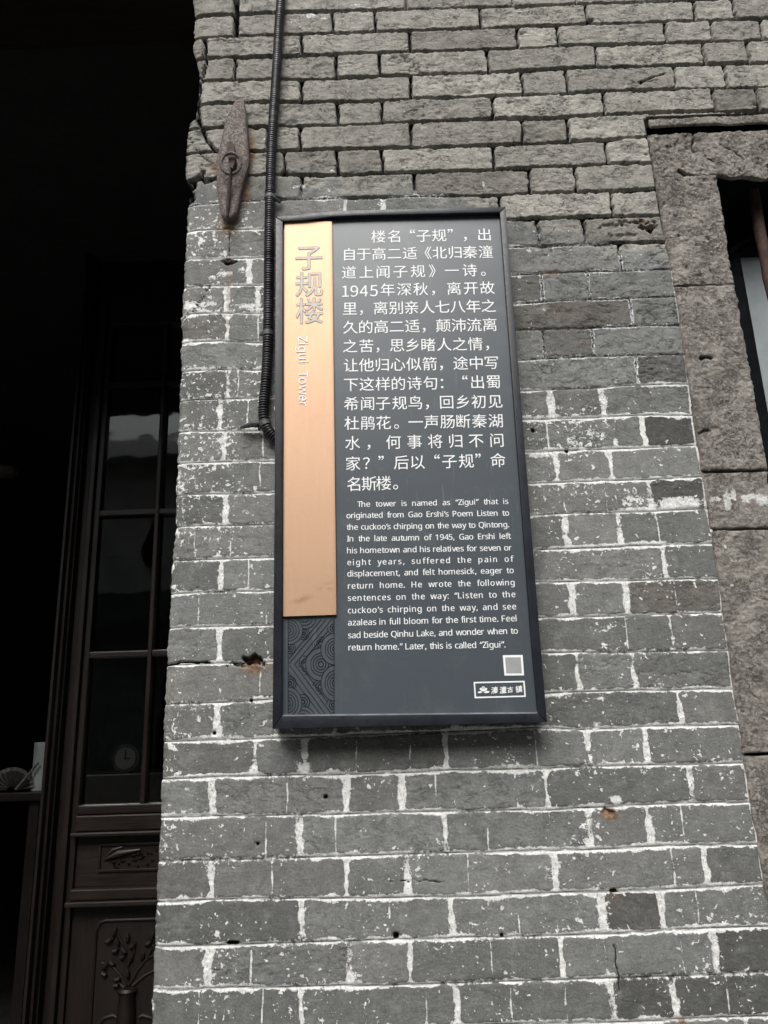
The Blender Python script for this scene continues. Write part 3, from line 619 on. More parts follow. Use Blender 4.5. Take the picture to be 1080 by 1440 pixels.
# ------------------------------------------------------------------ stone window surround
def stone_block(name, c, parent, y0, depth, amp, seed, white=(), crack=(), d=.0019, low=1.0, ragged=None):
    """c: corners TL, TR, BR, BL in (x,z)"""
    TL, TR, BR_, BL = [np.array(p, float) for p in c]
    wx = max(np.linalg.norm(TR - TL), np.linalg.norm(BR_ - BL)); hz = max(np.linalg.norm(BL - TL), np.linalg.norm(BR_ - TR))
    nu, nv = max(8, int(wx / d)), max(6, int(hz / d))
    u, v = np.meshgrid(np.linspace(0, 1, nu), np.linspace(0, 1, nv))
    Q = (TL * (1 - u[..., None]) + TR * u[..., None]) * (1 - v[..., None]) + (BL * (1 - u[..., None]) + BR_ * u[..., None]) * v[..., None]
    X, Z = Q[..., 0], Q[..., 1]
    ed = np.minimum(np.minimum(u, 1 - u) * wx, np.minimum(v, 1 - v) * hz)
    H = (fbm(X + seed, Z, 16, 4, seed) - .5) * 1.2 * amp + (np.minimum(ridge(X, Z * 1.3, 44, 4, seed + 3), .74) - .62) * .6 * amp + (fbm(X, Z, 150, 4, seed + 5, .65) - .5) * 1.5 * amp
    g1 = 1 - np.abs(2 * fbm(X * .8 + Z * .4 + seed, Z, 30, 4, seed + 7) - 1); H -= sst(.95, .995, g1) * .55 * amp * sst(.4, .6, fbm(X, Z, 14, 2, seed + 8))
    pits = sst(.74, .84, fbm(X, Z, 120, 2, seed + 9)); H -= pits * amp * .6
    H -= .0022 * np.exp(-ed / .0018)
    wob = (fbm(X, Z, 45, 3, seed + 13) - .5) * .007 * np.exp(-ed / .008) * low
    X = X + wob; Z = Z + (fbm(X, Z, 45, 3, seed + 17) - .5) * .004 * np.exp(-ed / .008) * low
    if ragged is not None: Z = Z + ragged(X) * v ** 4
    dk = np.zeros_like(X)
    for P, wd_, dep in crack:
        D = seg_dist(X + (vn(X * 110, Z * 110, 3) - .5) * .006, Z + (vn(X * 110, Z * 110, 4) - .5) * .006, poly_w(P)); k = np.clip(1.5 - D / wd_, 0, 1); H = H - k * dep; dk = np.maximum(dk, k)
    wt = np.zeros_like(X)
    for (px, py, rx, rz, a) in white:
        uu = np.abs((X - WX(px, py)) / rx) ** 3 + np.abs((Z - WZ(px, py)) / rz) ** 3; wt = np.maximum(wt, a * np.exp(-uu * .8))
    Y = y0 - H
    # side skirts
    P = np.stack([X, Y, Z], -1)
    n = nu * nv; Fq = [grid_faces(nv, nu)]; V = [P.reshape(-1, 3)]
    idx = np.arange(n).reshape(nv, nu)
    loop = np.concatenate([idx[0], idx[1:, -1], idx[-1, -2::-1], idx[-2:0:-1, 0]])
    back = P.reshape(-1, 3)[loop].copy(); back[:, 1] = y0 + depth; m = len(loop)
    V.append(back); b0 = n + np.arange(m)
    Fq.append(np.stack([loop, b0, np.roll(b0, -1), np.roll(loop, -1)], -1))
    o = np_mesh(name, np.concatenate(V), np.concatenate(Fq), M['stone'], parent, True)
    at = o.data.attributes.new('lime', 'FLOAT_COLOR', 'POINT')
    L = np.zeros((n + m, 4), np.float32); L[:n, 0] = wt.ravel(); L[:n, 1] = dk.ravel(); at.data.foreach_set('color', L.ravel())
    o.data.set_sharp_from_angle(angle=R_(70))
    return o
sur = empty('stone_window_surround', (WX(1030, 700), 0, SILL_Z), 'rough brown sandstone window surround at the right end of the brick wall', 'window surround')
def pw(px, py): p = W(px, py, -.004); return (p[0], p[2])
XR_TOP = WIN_R + .26
ztop = WZ(1000, 185, -.004); zlin = WZ(1004, 246, -.004)
OPEN = [(1008,247),(1012,262),(1015,285),(1026,351.5),(1032,399),(1039,436),(1048,487.6),(1059,543),(1070.4,605),(1079.6,664),(1090,730),(1110,850),(1135,1000),(1160,1150),(1185,1300)]
def op(py): return np.interp(py, [p[1] for p in OPEN], [p[0] for p in OPEN])
def stl(py): return np.interp(py, [p[1] for p in STONE_L], [p[0] for p in STONE_L]) + 1.5
zc0, zc1 = WZ(1000, 161.5, -.014), WZ(1000, 173, -.014)
stone_block('cornice', [(WX(914, 165, -.014), zc0 - .002), (XR_TOP + .03, zc0 + .002), (XR_TOP + .03, zc1), (WX(918, 178, -.014), zc1)], sur, -.012, .006, .0026, 200, crack=[([(966,163),(980,168),(992,171)], .0008, .004)], low=1.6)
stone_block('lintel', [(pw(stl(188), 188)[0], ztop), (XR_TOP, ztop - .004), (XR_TOP, zlin), (pw(stl(245), 245)[0], zlin)], sur, -.004, .012, .0052, 210,
            crack=[([(976,183),(974,200),(973,216)], .0016, .008), ([(954,243),(962,246),(972,248)], .0032, .012), ([(1010,205),(1030,215),(1045,225)], .0014, .004), ([(995,225),(1018,232)], .0016, .005)],
            ragged=lambda X: -(.010 * np.clip((X - WX(1012, 250)) / .05, 0, 1) * (vn(X * 30, X * 0, 9) * 1.2)))
def jamb(py0, py1, amp, seed, **kw):
    py0b = py0 - .4
    return stone_block('jamb_block', [pw(stl(py0b), py0b + 2), pw(op(py0b), py0b), pw(op(py1), py1 - 1.), pw(stl(py1), py1 + .5)], sur, -.003 - .002 * (seed % 3), .2, amp, seed, **kw)
jamb(246, 400, .0042, 220); jamb(402, 661, .0034, 233, crack=[([(985,505),(1000,505)], .003, .006), ([(980,612),(995,608)], .002, .004), ([(1005,300),(1010,330)], .002, .003)])
jamb(663, 742, .0018, 246, white=[(1005,703,.014,.006,.7),(1022,706,.008,.020,.75),(1030,696,.006,.012,.8),(1048,702,.012,.010,.7),(1058,698,.008,.006,.8),(1071,704,.012,.012,.85)])
jamb(745, 1059, .0026, 251, white=[(1018,770,.003,.004,.9),(1027,824,.003,.003,.9)]); 
_a, _b = pw(stl(1062), 1063), pw(op(1062), 1061.5)
stone_block('jamb_block', [_a, _b, (_b[0] + .002, SILL_Z + .001), (_a[0] + .006, SILL_Z + .001)], sur, -.005, .2, .0026, 266)
zs = SILL_Z
stone_block('sill', [(.62, zs), (XR_TOP + .04, zs), (XR_TOP + .04, zs - .09), (.62, zs - .09)], sur, -.05, .26, .002, 270, d=.006)
for i, (a, b) in enumerate(((zlin, 2.15), (2.146, 1.5), (1.496, zs))):
    stone_block('jamb_block', [(WIN_R, a), (XR_TOP, a), (XR_TOP, b), (WIN_R, b)], sur, -.004, .2, .003, 280 + i, d=.006)
# window sash and bars
SY = .15
tag(MB().box(WX(960, 240), XR_TOP + .02, .034, .30, zlin + .018, COR_TOP + .01).build('lintel_gap_filler', M['sashpaint']), 'added black header hidden in shade behind the stone lintel of the window', 'filler')  # black box added so the gaps behind the lintel stay dark
sash = empty('casement_window', (1.0, SY, SILL_Z), 'black window sash with sky reflection painted pale on its board, set deep in the stone surround', 'window')
xa, xb = WX(1030, 430, SY) - .035, WIN_R + .02
wt_ = WZ(1060, 340, SY)
fr = MB()
def sash_pt(px, py, y=SY): p = W(px, py, y); return p[0], p[2]
xf0 = WX(1033, 400, SY - .01); xf1 = WX(1046, 400, SY - .01)
xbd = WX(1037, 368, SY)
ztopb = WZ(1060, 361, SY); zbot = WZ(1080, 612, SY)
fr.box(xbd - .055, xbd - .002, SY - .02, SY + .03, SILL_Z, zlin + .015, .003).box(WIN_R - .05, WIN_R + .02, SY - .02, SY + .03, SILL_Z, zlin + .015, .003)
for (a, b) in ((ztopb + .001, ztopb + .045), (zbot - .11, zbot - .001), (SILL_Z, SILL_Z + .06)): fr.box(xbd - .0015, WIN_R - .051, SY - .018, SY + .03, a, b, .003)
fr.build('frame', M['sashpaint'], sash)
MB().box(xbd, WIN_R - .055, SY + .002, SY + .012, zbot + .0005, ztopb, .001).build('glazing', M['glazing'], sash)
xf0 = xbd - .03
arc = []
for k in range(15):
    t = k / 14; arc.append((xf0 + .0 + .12 * t, SY - .03, WZ(1026, 356, SY - .03) + .05 * (1 - (1 - t) ** 2.4)))
MB().tube(arc, .006, 8).build('curved_handle', M['sashpaint'], sash, True)
MB().box(xbd - .062, xbd - .056, SY - .03, SY + .03, WZ(1065, 585, SY), WZ(1033, 400, SY), .001).build('putty_strip', M['putty'], sash)
MB().box(.70, 1.62, SY + .16, SY + .18, SILL_Z - .02, 2.75).build('shade_backing', M['soot_and_shade'], sash)  # black sheet added to paint the darkness behind the window
gr = empty('window_grille', (1.0, .07, SILL_Z), 'rusty round iron bars standing in the stone window opening', 'window bars')
xbar = WX(1076, 360, .07)
for k in range(4):
    mb = MB(); rn = random.Random(k)
    pts = [(xbar + k * .13 + rn.uniform(-.002, .002), .07 + rn.uniform(-.001, .001), 1.02 + (zlin - 1.02 + .03) * i / 30) for i in range(31)]
    mb.tube(pts, [.0105 + rn.uniform(-.0008, .0008) for _ in pts], 12).build('bar', M['rust_bar'], gr, True)

# ------------------------------------------------------------------ the sign
SF = -.052                                   # front plane of the frame
PF = -.041                                   # face of the panel
CF = -.0465                                  # face of the copper plate
sg0 = W(560, 1015, SF)
sign = empty('information_sign', (sg0[0], -.02, sg0[2]), 'tall dark steel information sign with copper name plate on the brick wall', 'sign')
def S(px, py, y=SF): p = W(px, py, y); return (p[0], p[2])
top_o = [(388,305),(400,304),(413,303),(428,301.2),(445,299),(469,296.6),(500,295.3),(600,293),(711,290.8)]
top_i = [(398,310.8),(404,310.6),(413,310.2),(430,309.2),(446,307.2),(466,304.6),(500,303),(600,300.6),(703,298.2)]
fm = MB()
def bar(o, i, y0=SF, y1=-.004, bev=.0012):
    fm.prism([S(*p, y0) for p in o] + [S(*p, y0) for p in reversed(i)], y0, y1, bev)
bar([(388,305)] + top_o[1:], [(397.6,310.9)] + top_i[1:])
bar([(711.15,291.3),(760.2,905),(769.5,1014.8)], [(703.2,298.8),(748,905),(757,1003)])
bar([(387.85,305.8),(386,700),(383,1025)], [(397.5,311.6),(397,700),(396,1006.5)])
bar([(396.1,1007),(600,1004.8),(756.6,1003.3)], [(383.6,1025),(600,1020.2),(769.3,1015.3)])
fm.build('frame', M['frame'], sign, True)
bk = MB().prism([S(396,306), S(706,296), S(762,1008), S(393,1012)], -.036, -.003); bk.build('back_box', M['frame'], sign)
lip = MB().prism([S(397,1005.2,PF), S(600,1003,PF), S(756.4,1001.4,PF), S(756.6,1003.4,PF), S(600,1005,PF), S(396.6,1007.4,PF)], PF - .004, PF + .002)
lip.build('lower_lip', M['lip'], sign)
MB().prism([S(398,307,PF), S(703,296,PF), S(758,1005,PF), S(396,1009,PF)], PF, -.0365).build('panel', M['panel'], sign)
# copper plate as a fine grid so the handled smudges can be painted on it
def plate():
    c = [S(400,311.5,CF), S(466.8,311.3,CF), S(473,864.3,CF), S(398,866.8,CF)]
    nu, nv = 40, 240
    u, v = np.meshgrid(np.linspace(0, 1, nu), np.linspace(0, 1, nv))
    c = [np.array(q) for q in c]
    Q = (c[0] * (1 - u[..., None]) + c[1] * u[..., None]) * (1 - v[..., None]) + (c[3] * (1 - u[..., None]) + c[2] * u[..., None]) * v[..., None]
    X, Z = Q[..., 0], Q[..., 1]; Y = np.full_like(X, CF); Y += .0006 * np.exp(-np.minimum.reduce([u, 1 - u]) / .02)
    P = np.stack([X, Y, Z], -1); n = nu * nv; idx = np.arange(n).reshape(nv, nu)
    loop = np.concatenate([idx[0], idx[1:, -1], idx[-1, -2::-1], idx[-2:0:-1, 0]]); bk = P.reshape(-1, 3)[loop].copy(); bk[:, 1] = PF - .0004; m = len(loop); b0 = n + np.arange(m)
    o = np_mesh('name_plate', np.concatenate([P.reshape(-1, 3), bk]), np.concatenate([grid_faces(nv, nu), np.stack([loop, b0, np.roll(b0, -1), np.roll(loop, -1)], -1)]), M['copper'], sign, True)
    o.data.set_sharp_from_angle(angle=R_(40))
    L = np.zeros((n + m, 4), np.float32)
    def blob(px, py, rx, rz, a):
        p = S(px, py, CF); d = (X - p[0]) / rx; e = (Z - p[1] - .35 * (X - p[0])) / rz; return a * np.exp(-(d * d + e * e))
    L[:n, 0] = np.maximum(blob(425, 843, .016, .005, 1.0), blob(458, 827, .014, .009, .75)).ravel()
    at = o.data.attributes.new('lime', 'FLOAT_COLOR', 'POINT'); at.data.foreach_set('color', L.ravel())
    return o
nameplate = plate()
# lettering
_fonts = {}
for key, fn in (('latin', 'NotoSansHebrew-Regular.woff2'), ('cjk', 'Noto Sans CJK Regular.woff2')):      # fonts that ship inside Blender itself
    try: _fonts[key] = bpy.data.fonts.load(bpy.utils.system_resource('DATAFILES') + '/fonts/' + fn)
    except Exception: pass
_gc = {}
def glyph(ch, off=0.0, font=None):
    k0 = (ch, off, font)
    if k0 in _gc: return _gc[k0]
    cu = bpy.data.curves.new('glyph', 'FONT'); cu.body = ch; cu.size = 1; cu.offset = off; cu.resolution_u = 4
    fo = _fonts.get(font or ('latin' if ord(ch[-1]) < 0x2100 else 'cjk'))
    if fo is not None: cu.font = fo
    ob = bpy.data.objects.new('glyph', cu); sc.collection.objects.link(ob)
    bpy.context.view_layer.update()
    ev = ob.evaluated_get(bpy.context.evaluated_depsgraph_get()); me = ev.to_mesh()
    v = np.array([x.co[:2] for x in me.vertices]) if len(me.vertices) else np.zeros((0, 2)); f = [tuple(p.vertices) for p in me.polygons]
    ev.to_mesh_clear(); sc.collection.objects.unlink(ob); bpy.data.objects.remove(ob); bpy.data.curves.remove(cu)
    _gc[k0] = (v, f); return v, f
def advance(ch):
    a = glyph('HH')[0][:, 0]; 
    if ch == ' ': return .28
    v2 = glyph('H' + ch + 'H')[0]; return (v2[:, 0].max() - v2[:, 0].min()) - (a.max() - a.min())
def put(mb, v, f, org, ex, ez, y):
    """v in glyph space -> panel plane: org + v.x*ex + v.y*ez (ex, ez in (x,z))"""
    P = [(org[0] + q[0] * ex[0] + q[1] * ez[0], y, org[1] + q[0] * ex[1] + q[1] * ez[1]) for q in v]; mb.add(P, f)
TY = PF - .0005
def Sv(px, py): return np.array(S(px, py, TY))
REF = glyph('高')[0]; REF_H = REF[:, 1].max() - REF[:, 1].min(); REF_C = (REF[:, 1].max() + REF[:, 1].min()) / 2; REF_W = REF[:, 0].max() - REF[:, 0].min()
ROWS = [  # zoom-window rows: text, x centres, y left/right, window origin
 ('楼名“子规”，出', [268,362,475,543,637,705,795,912], 97, 85, 310, 71),
 ('自于高二适《北归秦潼', [92,180,272,365,460,570,640,735,825,920], 205, 190, 310, 71),
 ('道上闻子规》一诗。', [90,195,297,402,508,596,715,823,905], 315, 300, 310, 72),
 ('1945年深秋，离开故', [68,122,180,240,325,425,525,602,728,830,930], 425, 408, 310, 73),
 ('里，离别亲人七八年之', [95,165,282,375,470,565,657,750,845,938], 535, 518, 310, 74),
 ('久的高二适，颠沛流离', [98,192,285,380,475,545,662,757,850,945], 648, 632, 310, 75),
 ('之苦，思乡睹人之情，', [97,195,265,382,475,572,668,763,857,930], 763, 748, 310, 75),
 ('让他归心似箭，途中写', [102,195,292,387,483,580,650,768,863,955], 58, 42, 500, 76),
 ('下这样的诗句：“出蜀', [102,198,295,390,487,583,655,795,870,965], 175, 158, 500, 77),
 ('希闻子规鸟，回乡初见', [103,203,297,397,492,565,683,780,877,978], 292, 277, 500, 77),
 ('杜鹃花。一声肠断秦湖', [107,205,300,378,495,590,688,785,882,980], 410, 395, 500, 78),
 ('水，何事将归不问', [112,210,360,488,613,738,862,988], 530, 513, 500, 79),
 ('家？”后以“子规”命', [115,195,285,407,508,625,700,802,875,995], 655, 635, 500, 80),
 ('名斯楼。', [118,212,300,372], 780, 772, 500, 81)]
mb = MB()
for (txt, xc, yl, yr, y0, hh) in ROWS:
    x0, x1 = xc[0], xc[-1]
    # 4.32 window pixels per photo pixel
    P = lambda X_, Y_: Sv(470 + X_ / 4.32, y0 + Y_ / 4.32)
    hgt = np.linalg.norm(P(x0, yl - hh / 2) - P(x0, yl + hh / 2)) * 1.06
    sz = hgt / REF_H
    dirx = P(x0 + 300, yl + (yr - yl) * 300 / max(1, (x1 - x0))) - P(x0, yl); dirx = dirx / np.linalg.norm(dirx)
    if len(txt) == 4: dirx = np.array([1, 0.0])
    dirz = np.array([-dirx[1], dirx[0]])
    for ch, X_ in zip(txt, xc):
        Y_ = yl + (yr - yl) * (X_ - x0) / max(1, (x1 - x0))
        v, f = glyph(ch, 0.0, 'cjk')
        c = P(X_, Y_); mx = (v[:, 0].max() + v[:, 0].min()) / 2
        k = sz * (1.08 if ch.isdigit() else 1)
        put(mb, v - np.array([mx, REF_C if not ch.isdigit() else (v[:, 1].max() + v[:, 1].min()) / 2 + .02]), f, c, dirx * k, dirz * k, TY)
mb.build('chinese_lettering', M['white_ink'], sign)
EN = [('The tower is named as “Zigui” that is',365,414,914,176,165),('originated from Gao Ershi’s Poem Listen to',326,460,917,217,207),('the cuckoo’s chirping on the way to Qintong.',327,371,918,259,249),
 ('In the late autumn of 1945, Gao Ershi left',328,350,922,301,291),('his hometown and his relatives for seven or',328,367,926,344,333),('eight years, suffered the pain of',329,415,930,387,374),
 ('displacement, and felt homesick, eager to',329,522,934,428,415),('return home. He wrote the following',331,426,938,472,459),('sentences on the way: “Listen to the',331,488,940,516,502),
 ('cuckoo’s chirping on the way, and see',331,460,943,561,546),('azaleas in full bloom for the first time. Feel',331,436,946,605,589),('sad beside Qinhu Lake, and wonder when to',332,376,949,651,634),('return home.” Later, this is called “Zigui”.',333,423,905,695,684)]
mb = MB()
OFF = .006
xh = 0.0
for li, (txt, xs0, xe0, xe, yl, yr) in enumerate(EN):
    P = lambda X_, Y_: Sv(360 + X_ / 2.5714, 640 + (Y_) / 2.5714)
    a = P(xs0, yl + 11.5); b = P(xe, yr + 11.5); L = np.linalg.norm(b - a); dx = (b - a) / L; dzv = np.array([-dx[1], dx[0]])
    zoom = np.linalg.norm(P(xs0 + 100, yl) - P(xs0, yl)) / 100
    cap = 20.6 + li * .12
    H_ = glyph('H')[0]; sz = cap * zoom / (H_[:, 1].max() - H_[:, 1].min())
    words = txt.split(' '); adv = {c: advance(c) * sz for c in set(txt) if c != ' '}
    nat = [sum(adv[c] for c in w) for w in words]
    first_w = (xe0 - xs0) * zoom
    ls = (first_w - nat[0]) / max(1, len(words[0]) - 1)
    if len(words[0]) <= 3: ls = min(max(ls, -.03 * sz), .10 * sz)
    tot = sum(nat) + ls * sum(len(w) - 1 for w in words); gap = (L - tot) / (len(words) - 1)
    if gap < .22 * sz:
        ls -= (.24 * sz * (len(words) - 1) - gap * (len(words) - 1)) / max(1, sum(len(w) - 1 for w in words)); tot = sum(nat) + ls * sum(len(w) - 1 for w in words); gap = (L - tot) / (len(words) - 1)
    cur = 0.0
    for w_, n_ in zip(words, nat):
        for c in w_:
            v, f = glyph(c); v = v - np.array([v[:, 0].min() - .04, 0])
            for q, (ox, oz) in enumerate(((-.006, 0), (.006, 0))): put(mb, v + np.array([ox, oz]), f, a + dx * cur, dx * sz, dzv * sz, TY - .00003 * q)
            cur += adv[c] + ls
        cur += gap - ls
mb.build('english_lettering', M['white_ink'], sign)
# raised title on the copper plate, with its vertical subtitle
mbo = MB(); mbi = MB()
for ch, x0, x1, y0, y1 in (('子',416,453,348,380),('规',416,454,383.5,417.5),('楼',416.5,454.5,420,455.5)):
    v, f = glyph(ch)
    a = np.array(S(x0, y1, CF)); b = np.array(S(x1, y1 - 1, CF)); t = np.array(S(x0, y0, CF))
    w_ = v[:, 0].max() - v[:, 0].min(); h_ = v[:, 1].max() - v[:, 1].min(); kx = (b[0] - a[0]) / w_; kz = (t[1] - a[1]) / h_; mn = v.min(0)
    for q in range(8):
        an_ = math.pi * q / 4; put(mbo, v - mn + (.020 * REF_H) * np.array([math.cos(an_), math.sin(an_)]), f, a, (kx, 0), (0, kz), CF - .0003 - .00003 * q)
    put(mbi, v - mn, f, a, (kx, 0), (0, kz), CF - .0007)
mbo.build('title_lettering', M['copper_edge'], nameplate); mbi.build('title_face', M['copper_face'], nameplate)
mb = MB(); cur = 0.0; txt = 'Zigui Tower'
a = np.array(S(419.5, 472.5, CF)); b = np.array(S(420.5, 572.5, CF)); L = np.linalg.norm(b - a)
capw = S(433.2, 520, CF)[0] - S(420, 520, CF)[0]; H_ = glyph('H')[0]; sz = capw / (H_[:, 1].max() - H_[:, 1].min())
tot = sum(advance(c) if c != ' ' else .42 for c in txt) * sz; ky = L / tot
for c in txt:
    if c != ' ':
        v, f = glyph(c)
        for q, oz in enumerate((-.004, .004)): put(mb, np.array([oz, oz * .5]) + v - np.array([glyph(c)[0][:, 0].min() - .04, 0]), f, a + (b - a) / L * cur * ky, ((b - a) / L) * sz * ky, (sz, 0), CF - .0010 - .00003 * q)
    cur += (advance(c) if c != ' ' else .42) * sz
mb.build('subtitle_lettering', M['white_ink'], nameplate)
# wave pattern below the copper plate (window pixels, 8 per photo pixel)
def pat():
    mb = MB(); y = PF - .0006
    T = lambda p: np.array(S(385 + p[0] / 8, 850 + p[1] / 8, y))
    circ = [  # centre, rings, index = order (later ones lie on top)
     ((530,672),[(172,186),(116,126),(86,94),(56,62),(28,32)],0),((350,683),[(66,104),(44,70),(24,38)],-2),((525,440),[(68,72),(42,46),(20,24)],-2),((520,925),[(80,78),(50,50),(24,26)],-2),
     ((685,500),[(158,178),(106,122),(78,90),(50,60),(24,28)],2),((685,885),[(154,200),(108,140),(80,104),(54,70),(26,36)],2),((672,262),[(68,70),(40,42),(16,18)],1),((668,1130),[(74,86),(44,50),(18,20)],1),
     ((158,290),[(168,160),(126,122),(94,92),(64,62),(34,32)],2),((340,325),[(58,72),(36,46),(14,18)],-2),((345,160),[(125,112),(84,74),(44,38)],-1),((182,490),[(62,64),(38,40),(15,16)],-1),
     ((155,1112),[(160,188),(120,140),(90,104),(60,70),(30,36)],2),((185,885),[(66,78),(42,48),(18,20)],-1),((330,1095),[(74,84),(46,50),(20,22)],-1),((330,1300),[(138,156),(98,112),(64,72),(34,38)],1),((480,1302),[(84,88),(50,52)],0)]
    x0, x1, y0, y1 = 160, 680, 150, 1292
    def band(p):   # side of the chevron
        return None
    def ok(p, lvl, own):
        if not (x0 < p[0] < x1 and y0 < p[1] < y1): return False
        for i, (c, r, l) in enumerate(circ):
            if i != own and l > lvl and ((p[0] - c[0]) / (r[0][0] + 2)) ** 2 + ((p[1] - c[1]) / (r[0][1] + 2)) ** 2 < 1: return False
        # chevron band stays clear of circles
        if own is not None:
            if p[1] < 668: d0 = (p[0] - 168) - (668 - p[1]) * .84
            else: d0 = (p[0] - 168) - (p[1] - 668) * .72
            side = circ[own][0][0] > 345 or own in (1,)
            if side and d0 < 95: return False
            if not side and d0 > -10 + (0 if p[1] < 668 else -30): return False
        return True
    def stroke(P, lvl, own, w=9.5):
        for a, b in zip(P[:-1], P[1:]):
            m = ((a[0] + b[0]) / 2, (a[1] + b[1]) / 2)
            if not ok(m, lvl, own): continue
            d = np.array(b, float) - a; L = np.hypot(*d); n = np.array([-d[1], d[0]]) / L * w / 2; e = d / L * .8
            q = [T(np.array(a) - e + n), T(np.array(b) + e + n), T(np.array(b) + e - n), T(np.array(a) - e - n)]
            mb.add([(k[0], y, k[1]) for k in q], [(0, 1, 2, 3)])
    for i, (c, rs, l) in enumerate(circ):
        for (rx, ry) in rs:
            n = 72; stroke([(c[0] + rx * math.cos(2 * math.pi * k / n), c[1] + ry * math.sin(2 * math.pi * k / n)) for k in range(n + 1)], l, i)
    for a, b in [((166,612),(530,170)),((172,664),(590,165)),((238,672),(655,160)),((300,672),(680,210)),((164,762),(566,1290)),((176,684),(622,1290)),((236,674),(676,1270)),((300,682),(680,1200))]:
        P = [(a[0] + (b[0] - a[0]) * t / 60, a[1] + (b[1] - a[1]) * t / 60) for t in range(61)]; stroke(P, 0 if a[0] == 300 else 9, None)
    stroke([(162, 150 + (1292 - 150) * t / 40) for t in range(41)], 9, None); stroke([(678, 150 + (1292 - 150) * t / 40) for t in range(41)], 9, None)
    return mb.build('wave_pattern', M['black_line'], sign)
pat()
MB().prism([S(707,921.4,TY), S(735,921,TY), S(737,949.8,TY), S(709.4,950,TY)], TY, PF - .0001).build('blank_label', M['white_ink'], sign)
MB().prism([S(710.3,924.5,TY), S(732.2,924.2,TY), S(733.8,946.7,TY), S(712,946.9,TY)], TY - .0002, TY - .0001).build('blank_field', M['grey_field'], bpy.data.objects['blank_label'])
logo = MB()
def ring4(o, t, mb):
    o = [np.array(p) for p in o]; c = sum(o) / 4; i = [p + (c - p) / np.abs(c - p) * t for p in o]
    for k in range(4):
        k2 = (k + 1) % 4; mb.add([(q[0], TY, q[1]) for q in (o[k], o[k2], i[k2], i[k])], [(0, 1, 2, 3)])
ring4([S(666,959,TY), S(737.7,957.3,TY), S(739.5,980,TY), S(667.5,982,TY)], .0023, logo)
logo_o = logo.build('logo', M['white_ink'], sign)
mb = MB(); mk = MB()
def ell(mb, x, y, rx, ry, rot=0, dy=0.0, n=24):
    p = []
    for k in range(n):
        a = 2 * math.pi * k / n; u, v = rx * math.cos(a), ry * math.sin(a); p.append((x + u * math.cos(rot) - v * math.sin(rot), y + u * math.sin(rot) + v * math.cos(rot)))
    q = [S(655 + k[0] / 8.64, 900 + k[1] / 8.64, TY) for k in p]; mb.add([(k[0], TY + dy, k[1]) for k in q], [tuple(range(n))])
ell(mb, 213, 588, 24, 24); ell(mb, 190, 600, 24, 16, .5, -.00004); ell(mb, 238, 600, 24, 16, -.5, -.00008); ell(mb, 172, 634, 28, 11, -.15, -.00012); ell(mb, 255, 632, 34, 14, -.1, -.00016); ell(mb, 214, 616, 20, 10, 0, -.0002)
for dx_ in (-14, 14): ell(mk, 213 + dx_, 586, 3, 13, dx_ * -.03, -.0004)
ell(mk, 213, 628, 22, 3.2, 0, -.0004); ell(mk, 213, 580, 2.4, 12, 0, -.00044)
mb.build('emblem', M['white_ink'], logo_o); mk.build('emblem_gap', M['panel'], logo_o)
mb = MB()
for ch, X_, Y_ in (('溱',350,610),('潼',453,606),('古',540,603),('镇',645,597)):
    v, f = glyph(ch, .0); c = np.array(S(655 + X_ / 8.64, 900 + Y_ / 8.64, TY)); mid = (v.max(0) + v.min(0)) / 2
    k = (S(655 + 80 / 8.64, 960, TY)[0] - S(655, 960, TY)[0]) / (v[:, 0].max() - v[:, 0].min()) * (1.0 if ch != '古' else .82); [put(mb, v - mid + np.array(o_) * .05 * REF_H, f, c, (k, .06 * k), (.10 * k, k), TY - .00003 * q) for q, o_ in enumerate(((-.5, 0), (.5, 0), (0, -.5), (0, .5)))]
mb.build('logo_lettering', M['white_ink'], logo_o)

# ------------------------------------------------------------------ corrugated conduit
con = empty('conduit', (WX(378, 615, -.012), -.012, WZ(378, 615, -.012)), 'black corrugated cable conduit running down the wall to the back of the sign', 'conduit')
pp = [(405,-330),(397,-60),(395,0),(392,40),(390,80),(386.5,135),(383.5,180),(381,230),(380,270),(379,310),(378,400),(377.5,450),(376.5,490),(374.5,530),(371,570),(371,588),(374.5,600),(382,611),(392,620),(402,626)]
ctl = [W(*p, -.014) for p in pp]
ctl[-1][1] = -.010; ctl[-2][1] = -.012
def spline(C, step):
    out = []
    C = [np.array(c) for c in C]
    for i in range(len(C) - 1):
        p0, p1, p2, p3 = C[max(i - 1, 0)], C[i], C[i + 1], C[min(i + 2, len(C) - 1)]
        n = max(2, int(np.linalg.norm(p2 - p1) / step))
        for k in range(n):
            t = k / n; out.append(.5 * ((2 * p1) + (-p0 + p2) * t + (2 * p0 - 5 * p1 + 4 * p2 - p3) * t * t + (-p0 + 3 * p1 - 3 * p2 + p3) * t ** 3))
    out.append(C[-1]); return out
raw = spline(ctl, .0009)
acc = 0; pr = []; rr = []
for i, p in enumerate(raw):
    if i: acc += np.linalg.norm(p - raw[i - 1])
    pr.append(p); ph = acc / .0050 % 1.0; rr.append(.0099 if ph < .58 else .0070)
MB().tube(pr, rr, 16).build('corrugated_tube', M['conduit'], con, True)
def clip(px, py, tail):
    c = W(px, py, -.014); mb = MB()
    i = int(np.argmin([np.linalg.norm(p - c) for p in raw])); seg = raw[max(0, i - 5):i + 6]
    mb.tube(seg, .0112, 16)
    for (ax_, az_, r) in tail:
        mb.tube([c + np.array([0, .004, 0]), c + np.array([ax_ * .5, -.004, az_ * .5]), c + np.array([ax_, .006, az_])], [r, r * 1.2, r * .6], 8)
    mb.build('cable_tie', M['tie'], con, True)
